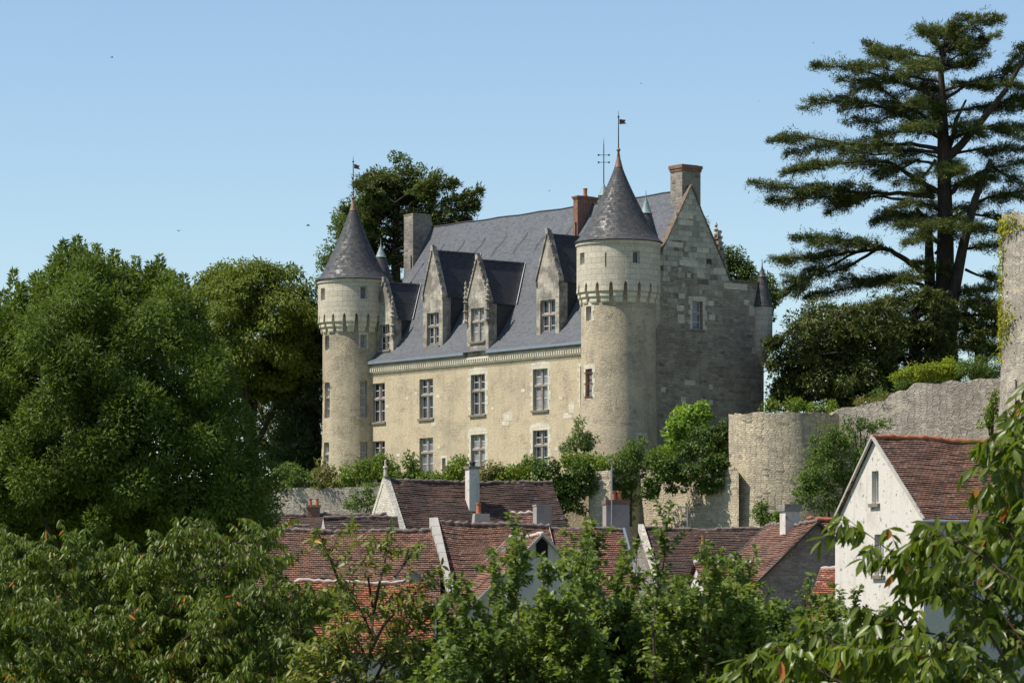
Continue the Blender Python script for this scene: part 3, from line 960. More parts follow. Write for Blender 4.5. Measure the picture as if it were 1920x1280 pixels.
    rr = rt + .16
    pr = [(rr - .12, cone_base - .06), (rr, cone_base + .0), (rr * .93, cone_base + .16), (rr * .80, cone_base + .55)]
    for q in range(1, 9):
        f = q / 8
        pr.append((rr * .80 * (1 - f) ** 1.05 + .20 * f ** 2 * 1.0, cone_base + .55 + (cop_z - cone_base - .55) * f))
    mb.lathe(pr, cx, cy, 56)
    mb.build('cone_roof', M['cone_slate'], tw, smooth=40)
    mb = CM()
    rc = pr[-1][0]
    mb.lathe([(rc + .05, cop_z - .08), (rc + .02, cop_z), (rc * .55, (cop_z + tip) / 2), (.055, tip - .05), (.10, tip), (.12, tip + .06), (.08, tip + .13), (.02, tip + .17)], cx, cy, 16)
    mb.build('spire_cap', M['copper'], tw, smooth=50)
    mb = CM()
    mb.tube([(cx, cy, tip + .1), (cx, cy, pole_top - .35), (cx, cy, pole_top)], [.035, .025, .006], 6)
    mb.lathe([(.005, pole_top - .42), (.06, pole_top - .36), (.06, pole_top - .32), (.005, pole_top - .26)], cx, cy, 8)
    fx, fy = flag_dir
    zf = pole_top - .62
    P2 = [(.05, .16), (.42, .11), (.34, .0), (.45, -.1), (.05, -.13)]
    for off in (-.012, .012):
        mb.poly([(cx + fx * u - fy * off, cy + fy * u + fx * off, zf + v - u * .25 * (tip < 26.2)) for u, v in P2], 1)
    mb.build('weather_vane', [M['iron'], M['flag']], tw)
    for wn, o in sw + dw:
        rf = rad if wn[3] < 18 else (lambda z: rt)
        c_window(castle, mkplace(rf), *o, kind=wn[4], surround=wn[5] if len(wn) > 5 else None, sill=False, depth=.3)
    return tw


v_right = (math.cos(-CA), math.sin(-CA))           # local direction of world +X
corbelled_tower(0, 0, 2.36, 2.1, 2.2, CB - 1.5, 21.15, 26.35, 0, 'nearer round tower, broad and half in shade',
                [(-60, .5, 19.85, 20.5, 'plain'), (25, .44, 19.8, 20.5, 'plain'), (-17.7, .09, 19.6, 20.4, 'plain'), (-53, .5, 16.68, 17.5, 'plain', .17),
                 (-53, .62, 12.35, 14.0, 'barred', .17), (37, .45, 9.2, 10.2, 'plain', .13)], 25.5, 28.6, v_right)
corbelled_tower(-25.75, 0.0, 2.18, 1.9, 2.02, CB - 1.0, 20.95, 26.05, 0, 'farther round tower, slimmer and mostly sunlit',
                [(-60, .5, 19.65, 20.4, 'plain'), (17.6, .46, 19.65, 20.45, 'plain'), (-59, .5, 16.6, 17.5, 'plain'), (19.5, .42, 16.65, 17.5, 'plain', .08),
                 (-59, .6, 12.4, 14.6, 'transom'), (19.5, .5, 12.4, 14.65, 'transom'), (-59, .6, 9.2, 10.9, 'transom'), (19.5, .5, 9.2, 10.9, 'transom')], 25.4, 28.7, v_right)


def turret(cx, cy, r, z0, z1, tip, green, lab, squinch=1.2, wall=None, tipfrac=.3):
    mb = CM()
    mb.lathe([(.06, z0 - squinch), (r * .45, z0 - squinch * .62), (r * .5, z0 - squinch * .6), (r * .72, z0 - squinch * .3), (r * .78, z0 - squinch * .28), (r * 1.0, z0), (r, z1)], cx, cy, 24)
    o = mb.build('turret', wall or M['drum'], castle, smooth=35, label=lab)
    mb = CM()
    rc = r * 1.12; zt = z1 + (tip - z1) * (1 - tipfrac)
    mb.lathe([(rc * .9, z1 - .04), (rc, z1), (rc * .88, z1 + .2), (rc * .3 * (tipfrac / .3) + .03, zt)], cx, cy, 24)
    mb.build('cone_roof', M['cone_slate'], o, smooth=40)
    mb = CM()
    rr = rc * .3 * (tipfrac / .3) + .05
    mb.lathe([(rr + .05, zt - .06), (rr, zt), (rr * .3, zt + (tip - zt) * .75), (.03, tip), (.012, tip + .4)], cx, cy, 14)
    mb.build('spire_cap', green, o, smooth=50)
    return o


turret(-.2, 2.2, .80, 16.9, 21.1, 23.9, M['verdigris'], 'slim stair turret tucked behind the nearer tower', 1.4)
turret(-26.0, 2.3, .80, 16.9, 20.9, 23.4, M['verdigris'], 'slim stair turret tucked behind the farther tower', 1.4)
turret(.02, 10.85, .60, 15.75, 18.15, 20.55, M['cone_slate'], 'small corner turret corbelled out from the far end of the gable', 1.05, M['drum'], .25)
t_ = turret(-14.9, 11.2, 2.1, 10, 21.0, 26.8, M['verdigris'], 'rear stair turret, only its slate tip above the ridge', 1.0, M['drum'], .12)
mb = CM()
cx, cy = -14.9, 11.2
mb.tube([(cx, cy, 26.8), (cx, cy, 29.1), (cx, cy, 29.6)], [.035, .028, .006], 6)
vr = v_right
for z, L_ in ((28.55, .32), (28.1, .32)):
    mb.tube([(cx - vr[0] * L_, cy - vr[1] * L_, z), (cx + vr[0] * L_, cy + vr[1] * L_, z)], .018, 5)
    for sg in (-1, 1):
        mb.box(cx + sg * vr[0] * L_ - .04, cx + sg * vr[0] * L_ + .04, cy + sg * vr[1] * L_ - .04, cy + sg * vr[1] * L_ + .04, z - .05, z + .05)
mb.tube([(cx - vr[1] * .28, cy + vr[0] * .28, 28.1), (cx + vr[1] * .28, cy - vr[0] * .28, 28.1)], .018, 5)
mb.build('weather_vane', M['iron'], t_)


def castle_chimney(x0, x1, y0, y1, z0, z1, mat, capmat, cap=.22, over=.07, pots=(), lab=None):
    mb = CM()
    mb.box(x0, x1, y0, y1, z0, z1 - cap)
    mb.box(x0 + .12, x1 - .12, y0 - .10, y0 - .001, z0, z0 + (z1 - z0) * .55)
    ch = mb.build('chimney', mat, castle, label=lab)
    mb = CM()
    mb.box(x0 - over * .5, x1 + over * .5, y0 - over * .5, y1 + over * .5, z1 - cap, z1 - cap * .6)
    mb.box(x0 - over, x1 + over, y0 - over, y1 + over, z1 - cap * .6 + .001, z1 - .03)
    mb.box(x0 + .1, x1 - .1, y0 + .1, y1 - .1, z1 - .029, z1 + .02)
    mb.build('cap', capmat, ch)
    for (px_, py_) in pots:
        mb = CM()
        mb.lathe([(.14, z1), (.14, z1 + .1), (.11, z1 + .12), (.12, z1 + .42), (.14, z1 + .43), (.14, z1 + .48), (.08, z1 + .48), (.07, z1 + .2)], px_, py_, 12)
        mb.build('chimney_pot', M['pot'], ch, smooth=40)
    return ch


castle_chimney(-1.35, -.32, 5.0, 6.4, 21, 26.05, M['greychim'], M['brickred'], .38, .09, lab='stone stack rising behind the gable apex')
castle_chimney(-9.3, -8.9, 4.25, 5.75, 21.5, 25.0, M['brickred'], M['brickred'], .2, .08, pots=[(-9.1, 5.0)], lab='brick stack with one pot on the ridge')
castle_chimney(-25.75, -24.8, 3.9, 5.35, 19.5, 25.35, M['greychim'], M['greychim'], .1, .02, lab='tall weathered stack on the far gable')


def dormer(s, t0, zb, zs, wtop, zsh, zap, wd, ww, gothic, lab):
    x0, x1 = -s - wd / 2, -s + wd / 2
    pl = lambda u, d, z: (u, t0 + d, z)
    zr = zap - .12
    def lf(z): return x0 if z <= zsh else x0 + (wd / 2) * (z - zsh) / (zap - zsh)
    def rf(z): return x1 if z <= zsh else x1 - (wd / 2) * (z - zsh) / (zap - zsh)
    mb = CM()
    op = (-s - ww / 2, -s + ww / 2, zs, wtop)
    slab_wall(mb, [zb, zsh, zap - .02], lf, rf, [op], pl, 0, .33)
    dep = .62
    for xs_ in (x0, x1):
        mb.poly([(xs_, t0, zb), (xs_, t0 + dep, zb), (xs_, t0 + dep, zsh), (xs_, t0, zsh)], 0)
    mb.poly([(x0, t0 + .3, zsh), (x1, t0 + .3, zsh), (-s, t0 + .3, zap)], 0)
    # coping stones up both rakes, finial block
    for sg in (-1, 1):
        n = 7
        for q in range(n):
            a, b = q / n, (q + .94) / n
            xa, za = -s + sg * (wd / 2 + .06) * (1 - a), zsh + (zap - zsh) * a
            xb, zb_ = -s + sg * (wd / 2 + .06) * (1 - b), zsh + (zap - zsh) * b
            w_ = .05
            c = [(xa, t0 - .08, za), (xa, t0 + .3, za), (xb, t0 + .3, zb_), (xb, t0 - .08, zb_)]
            c2 = [(p[0] + sg * w_, p[1], p[2] + .05) for p in c]
            for f in ((0, 1, 2, 3), (4, 5, 6, 7), (0, 1, 5, 4), (1, 2, 6, 5), (2, 3, 7, 6), (3, 0, 4, 7)): mb.poly([(c + c2)[i] for i in f])
            if gothic or q % 2:
                mb.box(xa + sg * .05 - .05, xa + sg * .05 + .05, t0 - .06, t0 + .08, za + .06, za + .2)
    mb.box(-s - .11, -s + .11, t0 - .1, t0 + .2, zap - .1, zap + .16)
    mb.box(-s - .15, -s + .05, t0 - .08, t0 + .1, zap + .161, zap + .25)
    if not gothic:
        for sg in (-1, 1): mb.box(-s + sg * (wd / 2) - .09, -s + sg * (wd / 2) + .09, t0 - .1, t0 + .2, zsh - .12, zsh + .1)
    do = mb.build('dormer', M['dormer_stone'], castle, label=lab)
    # slate cheeks
    ze = zsh - .05
    for xs_ in (x0 + .02, x1 - .02):
        mb = CM()
        prf = []
        tt = t0 + dep
        te = roof_t(ze)
        while tt < te: prf.append((xs_, tt, roof_z(tt) - .08)); tt += .25
        prf.append((xs_, te, ze))
        mb.poly(prf + [(xs_, t0 + dep, ze)])
        mb.build('cheek', M['dark_slate'], do)
    # two slopes running back into the main roof
    mb = CM()
    tr, te = roof_t(zr) + .1, roof_t(ze) + .06
    for sg in (-1, 1):
        xe = -s + sg * (wd / 2 + .06)
        mb.poly([(-s, t0 + .28, zr), (-s, tr, zr), (xe, te, ze), (xe, t0 + .28, ze)] if sg > 0 else [(-s, t0 + .28, zr), (xe, t0 + .28, ze), (xe, te, ze), (-s, tr, zr)])
    mb.build('dormer_roof', M['dark_slate'], do)
    mb = CM()
    mb.tube([(-s, t0 + .2, zr + .03), (-s, tr, zr + .03)], .06, 6)
    mb.build('ridge_cap', M['dark_slate'], do)
    for sg in (-1, 1):
        mb = CM()
        xe = -s + sg * (wd / 2 + .1)
        A = Vector((-s, tr - .05, zr + .06)); B = Vector((xe, te - .05, ze + .06))
        N_ = Vector((sg * .16, -.06, .05))
        mb.poly([A, B, B + N_, A + N_])
        mb.build('flashing', M['lead'], do)
    if gothic:
        for sg in (-1, 1):
            mb = CM()
            cx, cy = -s + sg * (wd / 2 + .02), t0 - .08
            prf = [(.15, zsh - 1.1), (.17, zsh - .95), (.11, zsh - .9), (.11, zsh - .45), (.18, zsh - .4), (.10, zsh - .33), (.10, zsh + .1), (.18, zsh + .16), (.08, zsh + .24), (.15, zsh + .42), (.06, zsh + .5), (.12, zsh + .72), (.045, zsh + .82), (.10, zsh + 1.02), (.03, zsh + 1.1), (.07, zsh + 1.26), (.01, zsh + 1.42)]
            mb.lathe(prf, cx, cy, 6)
            mb.build('pinnacle', M['dormer_stone'], do)
    c_window(castle, pl, *op, kind='cross')
    return do


dormer(23.1, .45, 16.0, 16.55, 18.1, 18.4, 20.8, 1.9, 1.1, True, 'small carved dormer half hidden by the farther tower')
dormer(18.16, .5, 16.2, 16.5, 18.5, 19.45, 22.35, 1.95, 1.22, False, 'plain tall gabled dormer, second from the farther tower')
dormer(13.02, -.03, 15.08, 16.45, 18.4, 18.65, 21.35, 2.1, 1.3, True, 'carved dormer with crocketed pinnacles rising from the wall')
dormer(7.08, .55, 16.2, 16.42, 18.5, 19.5, 22.4, 2.1, 1.4, False, 'plain tall gabled dormer beside the nearer tower')
# rear dormer seen edge-on past the gable
mb = CM()
for q in range(9):
    f = q / 9
    y = 8.42 + f * .62; z = 22.4 - f * 2.9
    mb.box(-1.4, -1.1, y - .05, y + .22, z - .35, z + .12)
    mb.box(-1.35, -1.15, y + .12, y + .34, z, z + .16)
mb.lathe([(.10, 22.2), (.14, 22.35), (.06, 22.45), (.15, 22.62), (.05, 22.7), (.11, 22.85), (.01, 23.05)], -1.25, 8.40, 6)
mb.poly([(-1.25, 8.3, 22.2), (-1.25, 9.0, 19.2), (-1.25, 8.0, 19.2)])
mb.build('dormer', M['dormer_stone'], castle, label='rear dormer gable seen edge on behind the coping')

# ------------------------------------------------------------------ ramparts, bastion, ruined tower
def rampart(label, pts, Y, zb, th, mat, name='rampart_wall', ragged=.12, step=.45, capm=None):
    """pts: (px, py) of the wall top, left to right; Y may be a pair"""
    Ys = Y if isinstance(Y, (list, tuple)) else [Y] * len(pts)
    P = [at(px, py, yy) for (px, py), yy in zip(pts, Ys)]
    root = Vector((P[0].x, P[0].y, zb))
    mb = MB(); tops = []
    for a, b in zip(P, P[1:]):
        n = max(1, int((b - a).length / step))
        for k in range(n):
            tops.append(a.lerp(b, k / n) + Vector((0, 0, rnd.uniform(-ragged, ragged * .6))))
    tops.append(P[-1])
    U = [0]
    for a, b in zip(tops, tops[1:]): U.append(U[-1] + math.hypot(b.x - a.x, b.y - a.y))
    nz = 10
    fr = []; uv = []
    for i, p in enumerate(tops):
        fr.append([Vector((p.x + (1 - k / nz) * 0, p.y - (1 - k / nz) * .35 + rnd.uniform(-.03, .03), zb + (p.z - zb) * k / nz)) - root for k in range(nz + 1)])
        uv.append([(U[i], zb + (p.z - zb) * k / nz) for k in range(nz + 1)])
    mb.grid(fr, 0, uv)
    for i in range(len(tops) - 1):
        a, b = tops[i] - root, tops[i + 1] - root
        a2, b2 = a + Vector((0, th, rnd.uniform(-.05, .05))), b + Vector((0, th, 0))
        mb.poly([fr[i][-1], fr[i + 1][-1], b2, a2], 0)
        mb.poly([(b2.x, b2.y, 0), (a2.x, a2.y, 0), a2, b2], 0)
    for i in (0, len(tops) - 1):
        p = tops[i] - root
        mb.poly([fr[i][0], fr[i][-1], (p.x, p.y + th, p.z), (p.x, p.y + th, 0)], 0)
    o = mb.build(name, mat, None, smooth=35, label=label, cat='wall')
    o.location = root
    return o


rampart('grey retaining wall below the castle, behind the low left roofs', [(505, 917), (600, 914), (700, 912), (860, 915), (1015, 905)], [194.5, 193.8, 193, 192, 191], -7.5, 1.0, M['rampart_grey'])
rampart('stone rampart draped in ivy left of the bastion', [(1008, 905), (1060, 895), (1112, 885), (1200, 878), (1290, 880), (1385, 880)], [191.5, 191.5, 191.5, 192.6, 190.3, 188.0], -7.5, 1.2, M['rampart'])
rampart('stone pier standing out from the ivy covered rampart', [(1104, 884), (1145, 881)], [188.6, 187.9], -7.5, 2.8, M['rampart'], 'wall_pier', .03)
rampart('high coursed rampart climbing from the bastion to the ruined tower', [(1560, 775), (1580, 762), (1622, 758), (1660, 750), (1672, 738), (1700, 730), (1716, 719), (1745, 715), (1800, 714), (1870, 708), (1905, 708)],
        [192, 191.8, 191.4, 191, 190.9, 190.4, 190.3, 189.8, 189.3, 188.6, 188.2], -7.5, 1.5, M['rampart_grey'], 'rampart_wall', .13)


def round_wall(name, label, cat, cx, cy, prof, mat, n=48, hole=None, inner=.7, rag=.06):
    root = Vector((cx, cy, prof[0][1]))
    mb = MB()
    rows = []; uv = []
    for k, (r, z) in enumerate(prof):
        row = []; ur = []
        for j in range(n + 1):
            a = 2 * math.pi * (j % n) / n
            rr = r + .04 * math.sin(a * 7 + k) + .03 * math.sin(a * 13 + 2 * k)
            zz = z - root.z + (rag * math.sin(a * 11) + rag * .6 * math.sin(a * 23 + 1) if k == len(prof) - 1 else 0)
            row.append((rr * math.cos(a), rr * math.sin(a), zz)); ur.append((2 * math.pi * j / n * prof[-1][0], z))
        rows.append(row); uv.append(ur)
    mb.grid(rows, 0, uv)
    top = rows[-1]
    inn = [(p[0] * (1 - inner / prof[-1][0]), p[1] * (1 - inner / prof[-1][0]), p[2] - .1) for p in top]
    for j in range(n):
        mb.poly([top[j], top[j + 1], inn[j + 1], inn[j]], 0)
    mb.poly(inn[:-1], 0)
    o = mb.build(name, mat, None, smooth=40, label=label, cat=cat)
    o.location = root
    return o


bc = at(1471, 1160, 190.5)
bas = round_wall('bastion', 'squat round stone bastion without a roof beside the rampart', 'bastion', bc.x, bc.y,
                 [(3.75, -7.5), (3.45, 1.0), (3.3, 3.5), (3.12, 6.5), (2.98, 8.5), (2.95, 10.2), (2.95, 10.92)], M['bastion'])
mb = MB()
a = R(-90 + 31)
for (u0, u1, z0, z1) in ((-.28, .28, -.1, .1),):
    r_ = 3.08
    for dz in (0,):
        mb.poly([(r_ * math.cos(a + u / r_), r_ * math.sin(a + u / r_), 8.85 + 7.5 + z) for u, z in ((u0, z0), (u1, z0), (u1, z1), (u0, z1))])
        mb.poly([(r_ * .99 * math.cos(a + u / r_), r_ * .99 * math.sin(a + u / r_), 8.85 + 7.5 + z) for u, z in ((u0, z0), (u1, z0), (u1, z1), (u0, z1))])
mb.build('gun_slit', M['opening_shade'], bas)  # flat black faces on the wall, the slit's inner shade painted on
rc = at(2010, 1160, 184)
rt_ = round_wall('ruined_tower', 'ruined round tower with yellow creeper at the right edge', 'tower', rc.x, rc.y,
                 [(5.6, -7.5), (4.6, 4), (4.1, 8), (3.75, 11), (3.62, 14), (3.58, 17), (3.55, zat(412, 184))], M['rampart_grey'], rag=.25)
mb = MB()
aa = math.atan2(-rc.y, -rc.x) + R(-50)
for r_ in (3.72,):
    mb.poly([(r_ * math.cos(aa + u), r_ * math.sin(aa + u), z + 7.5) for u, z in ((-.010, 11.1), (.010, 11.1), (.010, 12.3), (-.010, 12.3))])
mb.build('arrow_slit', M['opening_shade'], rt_)  # single black face, the depth of the slit painted as dark colour
n = 900
zz = np.concatenate([rng.uniform(13.2, 20.6, n // 2), rng.normal(15.2, .5, n // 4), rng.normal(20.3, .25, n // 4)])
ph = np.concatenate([rng.normal(-82, 5, n // 2), rng.normal(-70, 9, n // 4), rng.normal(-66, 12, n // 4)])
al = math.atan2(-rc.y, -rc.x) + np.radians(ph)
rr_ = 3.66 + rng.uniform(0, .12, n)
P = np.stack([rc.x + rr_ * np.cos(al), rc.y + rr_ * np.sin(al), np.minimum(zz, 20.75)], 1)
o = empty('creeper', (rc.x - 3.6, rc.y, 13), label='yellow creeper growing up the edge of the ruined tower', cat='creeper')
leaf_mesh('foliage', P, unit(n) + [0, 0, -.4], np.stack([np.cos(al), np.sin(al), .3 + 0 * al], 1) + unit(n) * .5, rng.uniform(.12, .26, n), .14, M['lichen'], o, base=(rc.x - 3.6, rc.y, 13))


# ------------------------------------------------------------------ village houses
def tile_slope(mb, r0, r1, e0, e1, row=.115, m=0, seg=.6, wav=.018, seed=0, rs=None):
    r0, r1, e0, e1 = map(Vector, (r0, r1, e0, e1))
    sl = ((e0 - r0).length + (e1 - r1).length) / 2
    n = max(3, int(sl / row)); L = (r1 - r0).length; nx = max(2, int(L / seg))
    nrm = (r1 - r0).cross(e0 - r0)
    nrm.normalize()
    if nrm.z < 0: nrm = -nrm
    rr = random.Random(seed + 7)
    ph = [rr.uniform(0, 6.28) for _ in range(6)]
    def pt(i, k, lift):
        f = k / n; a = r0.lerp(r1, i / nx); b = e0.lerp(e1, i / nx)
        x = i * seg
        sag = .05 * math.sin(x * .9 + ph[0]) * math.sin(f * 3 + ph[1]) + .03 * math.sin(x * 2.3 + ph[2] + f * 5)
        q = a.lerp(b, f) + nrm * (lift + sag * 1.0)
        if rs: q.z += rs(i / nx) * (1 - .6 * f)
        return q
    jit = [[rr.uniform(-wav, wav) for _ in range(nx + 1)] for _ in range(n + 2)]
    for k in range(n):
        for i in range(nx):
            a = pt(i, k, .0); b = pt(i + 1, k, .0)
            c = pt(i + 1, k + 1, .024 + jit[k][i + 1]); d = pt(i, k + 1, .024 + jit[k][i])
            u0, u1 = i / nx * L, (i + 1) / nx * L
            v0, v1 = k * row, (k + 1) * row
            mb.poly([a, d, c, b], m, [(u0, -v0), (u0, -v1 + .002), (u1, -v1 + .002), (u1, -v0)])
            c2 = pt(i + 1, k + 1, -.005); d2 = pt(i, k + 1, -.005)
            mb.poly([d, d2, c2, c], m, [(u0, -v1 + .03), (u0, -v1 + .003), (u1, -v1 + .003), (u1, -v1 + .03)])


def house(label, apx, apy, aY, ang, L, hf, hb, df, db, ground=-7.0, wall='grey_wall', gable=None, tile='tile_brown', tile_b=None, ridge='ridge', verge=None, ov=.22, vov=.14,
          ops=(), ridge_drop=0.0, name='house', front_ops=(), ridge_r=.055, bump_r=.04, gable_off=0.0, cap0=None):
    """ridge starts at the pixel (apx, apy) at distance aY and runs L along the direction ang; hf/hb: half depth front/back, df/db: drop to the eaves"""
    A = at(apx, apy, aY)
    root = empty(name, (A.x, A.y, ground), R(ang), label=label, cat='house')
    zr = A.z - ground
    zf, zb = zr - df, zr - db
    kf, kb = df / hf, db / hb
    mb = MB()
    gm = gable or wall
    for gx in (0, L):
        pl = (lambda u, d, z: (d, -u, z)) if gx == 0 else (lambda u, d, z: (L - d, u, z))
        sgn = -1 if gx == 0 else 1
        top = zr - .04
        zlo = min(zf, zb); zhi = max(zf, zb)
        def half(z, h, k, zev): return h if z <= zev else max(0.0, (top - z) / k)
        if gx == 0:
            lf = lambda z: -half(z, hb, kb, zb); rf = lambda z: half(z, hf, kf, zf)
        else:
            lf = lambda z: -half(z, hf, kf, zf); rf = lambda z: half(z, hb, kb, zb)
        zs = sorted(set([0, zlo, zhi, top]))
        zs = [z for z in zs]
        slab_wall(mb, zs, lf, rf, list(ops) if gx == 0 else [], pl, 1, .25)
    slab_wall(mb, [0, zf - .02], lambda z: 0, lambda z: L, list(front_ops), lambda u, d, z: (u, -hf + d, z), 0, .25)
    slab_wall(mb, [0, zb - .02], lambda z: 0, lambda z: L, [], lambda u, d, z: (L - u, hb - d, z), 0, .25)
    w_ = mb.build('wall', [M[wall], M[gm]], root)
    for o_ in ops:
        make_window(root, lambda u, d, z: (d, -u, z), *o_, kind='plain', surround=None)
    for o_ in front_ops:
        make_window(root, lambda u, d, z: (u, -hf + d, z), *o_, kind='plain', surround=None)
    rdp = ridge_drop
    sg_ = .012 * L; p_ = apx * .37
    rsf = lambda t: -sg_ * math.sin(math.pi * t) + .022 * math.sin(t * L * 1.9 + p_) + .012 * math.sin(t * L * 4.3 + p_)
    mb = MB()
    tile_slope(mb, (-vov, 0, zr), (L + vov, 0, zr - rdp), (-vov, -hf - ov, zf - ov * kf), (L + vov, -hf - ov, zf - ov * kf), seed=int(apx), rs=rsf)
    mb.build('roof', M[tile], root, label=None)
    mb = MB()
    tile_slope(mb, (L + vov, 0, zr - rdp), (-vov, 0, zr), (L + vov, hb + ov, zb - ov * kb), (-vov, hb + ov, zb - ov * kb), seed=int(apx) + 3, rs=lambda t: rsf(1 - t))
    mb.build('roof', M[tile_b or tile], root)
    mb = MB(); n = max(3, int((L + 2 * vov) / .16)); pts = []; rad = []
    for k in range(n + 1):
        f = k / n
        pts.append((-vov + (L + 2 * vov) * f, rnd.uniform(-.02, .02), zr - rdp * f + rsf(f) + .02 + rnd.uniform(-.025, .035)))
        rad.append(ridge_r + (bump_r if k % 2 else 0) + rnd.uniform(-.015, .02))
    mb.tube(pts, rad, 8)
    mb.build('ridge_tiles', M[ridge], root, smooth=45)
    if verge:
        for gx, s_ in ((-vov, -1), (L + vov, 1)):
            for (h, d_, y_) in ((hf, df, -1), (hb, db, 1)):
                mb = MB()
                k_ = d_ / h
                p0 = Vector((gx, 0, zr + .05)); p1 = Vector((gx, y_ * (h + ov), zr - d_ - ov * k_ + .05))
                ww = Vector((s_ * .03, 0, 0)); hh = Vector((0, 0, -.11)); bk = Vector((-s_ * .06, 0, 0))
                q = [p0 + ww, p1 + ww, p1 + ww + hh, p0 + ww + hh, p0 + bk, p1 + bk, p1 + bk + hh, p0 + bk + hh]
                for f in ((0, 1, 2, 3), (4, 7, 6, 5), (0, 4, 5, 1), (3, 2, 6, 7), (1, 5, 6, 2), (0, 3, 7, 4)): mb.poly([q[i] for i in f])
                mb.build('verge', M[verge], root)
    root['zr'] = zr
    return root


def stack(parent, x, y, w, d, z0, z1, mat, cap=None, capmat='greychim', pots=(), taper=0.0, pot_h=.4, pot_r=.12, label=None, lip=.05, caph=.12):
    """chimney as a part of a house, in the house's frame"""
    mb = MB(); mb.box(x - w / 2, x + w / 2, y - d / 2, y + d / 2, z0, z1 - (caph if cap else 0), 0, None, taper)
    ch = mb.build('chimney', M[mat], parent, label=label)
    if cap:
        mb = MB(); mb.box(x - w / 2 - lip, x + w / 2 + lip, y - d / 2 - lip, y + d / 2 + lip, z1 - caph + .002, z1)
        mb.build('cap', M[capmat], ch)
    for (dx, dy) in pots:
        mb = MB()
        mb.lathe([(pot_r * 1.15, z1), (pot_r, z1 + .06), (pot_r * .9, z1 + pot_h - .06), (pot_r * 1.15, z1 + pot_h - .05), (pot_r * 1.15, z1 + pot_h), (pot_r * .7, z1 + pot_h), (pot_r * .6, z1 + .1)], x + dx, y + dy, 14)
        mb.build('chimney_pot', M['pot'], ch, smooth=40)
    return ch


def local(h, px, py, Y):
    """point of the photograph at distance Y in a house's own frame"""
    p = at(px, py, Y) - h.location
    c, s_ = math.cos(-h.rotation_euler.z), math.sin(-h.rotation_euler.z)
    return c * p.x - s_ * p.y, s_ * p.x + c * p.y, p.z


# right white gabled house
h10 = house('tall house with spotted white gable and long brown tile roof', 1641, 818, 126, 24, 9, 3.36, 2.9, 2.85, 3.0, wall='grey_wall', gable='white_wall', tile='tile_brown', ridge='ridge_orange', verge='verge', ridge_r=.085, bump_r=.025,
            ops=[(-.24, .24, 11.1, 12.25), (-.05, .62, 8.55, 10.0)], front_ops=[(1.5, 2.3, 7.4, 8.8), (4.6, 5.4, 7.4, 8.8)])
mb = MB()
mb.tube([(-.2, -3.64, h10['zr'] - 3.12), (9.1, -3.64, h10['zr'] - 3.12)], .075, 8)
mb.build('gutter', M['zinc'], h10, smooth=50)
# house under the castle terrace with the bare stone gable
h1 = house('house with pale bare stone gable and mossy roof under the terrace', 719, 898, 163, 25, 8.6, 2.35, 2.6, 2.9, 3.1, wall='grey_wall', gable='gable_white', tile='tile_dark', ridge='ridge', verge=None, ov=.2, vov=-.05)
mb = MB()
for s_ in (-1, 1):
    p0 = Vector((-.025, 0, h1['zr'] + .10)); p1 = Vector((-.025, s_ * 2.55, h1['zr'] - 3.06))
    q = [p0, p1, p1 + Vector((.32, 0, 0)), p0 + Vector((.32, 0, 0))]
    q2 = [v - Vector((0, 0, .3)) for v in q]
    for f in ((0, 1, 2, 3), (4, 7, 6, 5), (0, 4, 5, 1), (1, 5, 6, 2), (2, 6, 7, 3), (3, 7, 4, 0)): mb.poly([(q + q2)[i] for i in f])
mb.lathe([(.10, h1['zr'] + .1), (.09, h1['zr'] + .5), (.13, h1['zr'] + .52), (.12, h1['zr'] + .6), (.05, h1['zr'] + .62), (.05, h1['zr'] + .85), (.01, h1['zr'] + .9)], .1, 0, 8)
mb.build('gable_coping', M['gable_white'], h1)
x_, y_, z_ = local(h1, 884, 880, 164.0)
ch = stack(h1, x_, -.9, .52, .46, h1['zr'] - 1.6, h1['zr'] + .62, 'white_wall', True, 'greychim', label='tall white rendered stack')
mb = MB(); zt = h1['zr'] + .62
mb.lathe([(.12, zt), (.12, zt + .12), (.15, zt + .14), (.15, zt + .2), (.03, zt + .3), (.03, zt + .36), (.0, zt + .37)], x_, -.9, 10)
mb.build('cowl', M['iron'], ch, smooth=40)

# low roofs at far left
h2 = house('low brown roof with red double chimney beside the tall tree', 500, 964, 158, 4, 5.2, 2.2, 2.2, 1.9, 1.9, tile='tile_dark', ridge='ridge')
x_, y_, z_ = local(h2, 588, 950, 158.3)
stack(h2, x_, .1, .56, .42, h2['zr'] - .5, h2['zr'] + .42, 'brickred', True, 'brickred', pots=[(-.15, 0), (.15, 0)], pot_h=.3, pot_r=.075, label='red brick stack with two clay pots')
h2b = house('small low roof with white rendered gable end', 606, 969, 150, 14, 3.2, 1.0, 1.2, 1.2, 1.2, tile='tile_dark', ridge='ridge', gable='verge', ov=.05, vov=0.0)
h2c = house('low roof with single clay pot under the tall tree', 480, 985, 149, 3, 2.1, 1.6, 1.6, 1.3, 1.3, tile='tile_brown')
x_, y_, z_ = local(h2c, 545, 980, 149)
stack(h2c, x_, -.2, .5, .4, h2c['zr'] - .6, h2c['zr'] - .05, 'greychim', True, 'greychim', pots=[(0, 0)], pot_h=.34, pot_r=.1, label='stub with one clay pot')

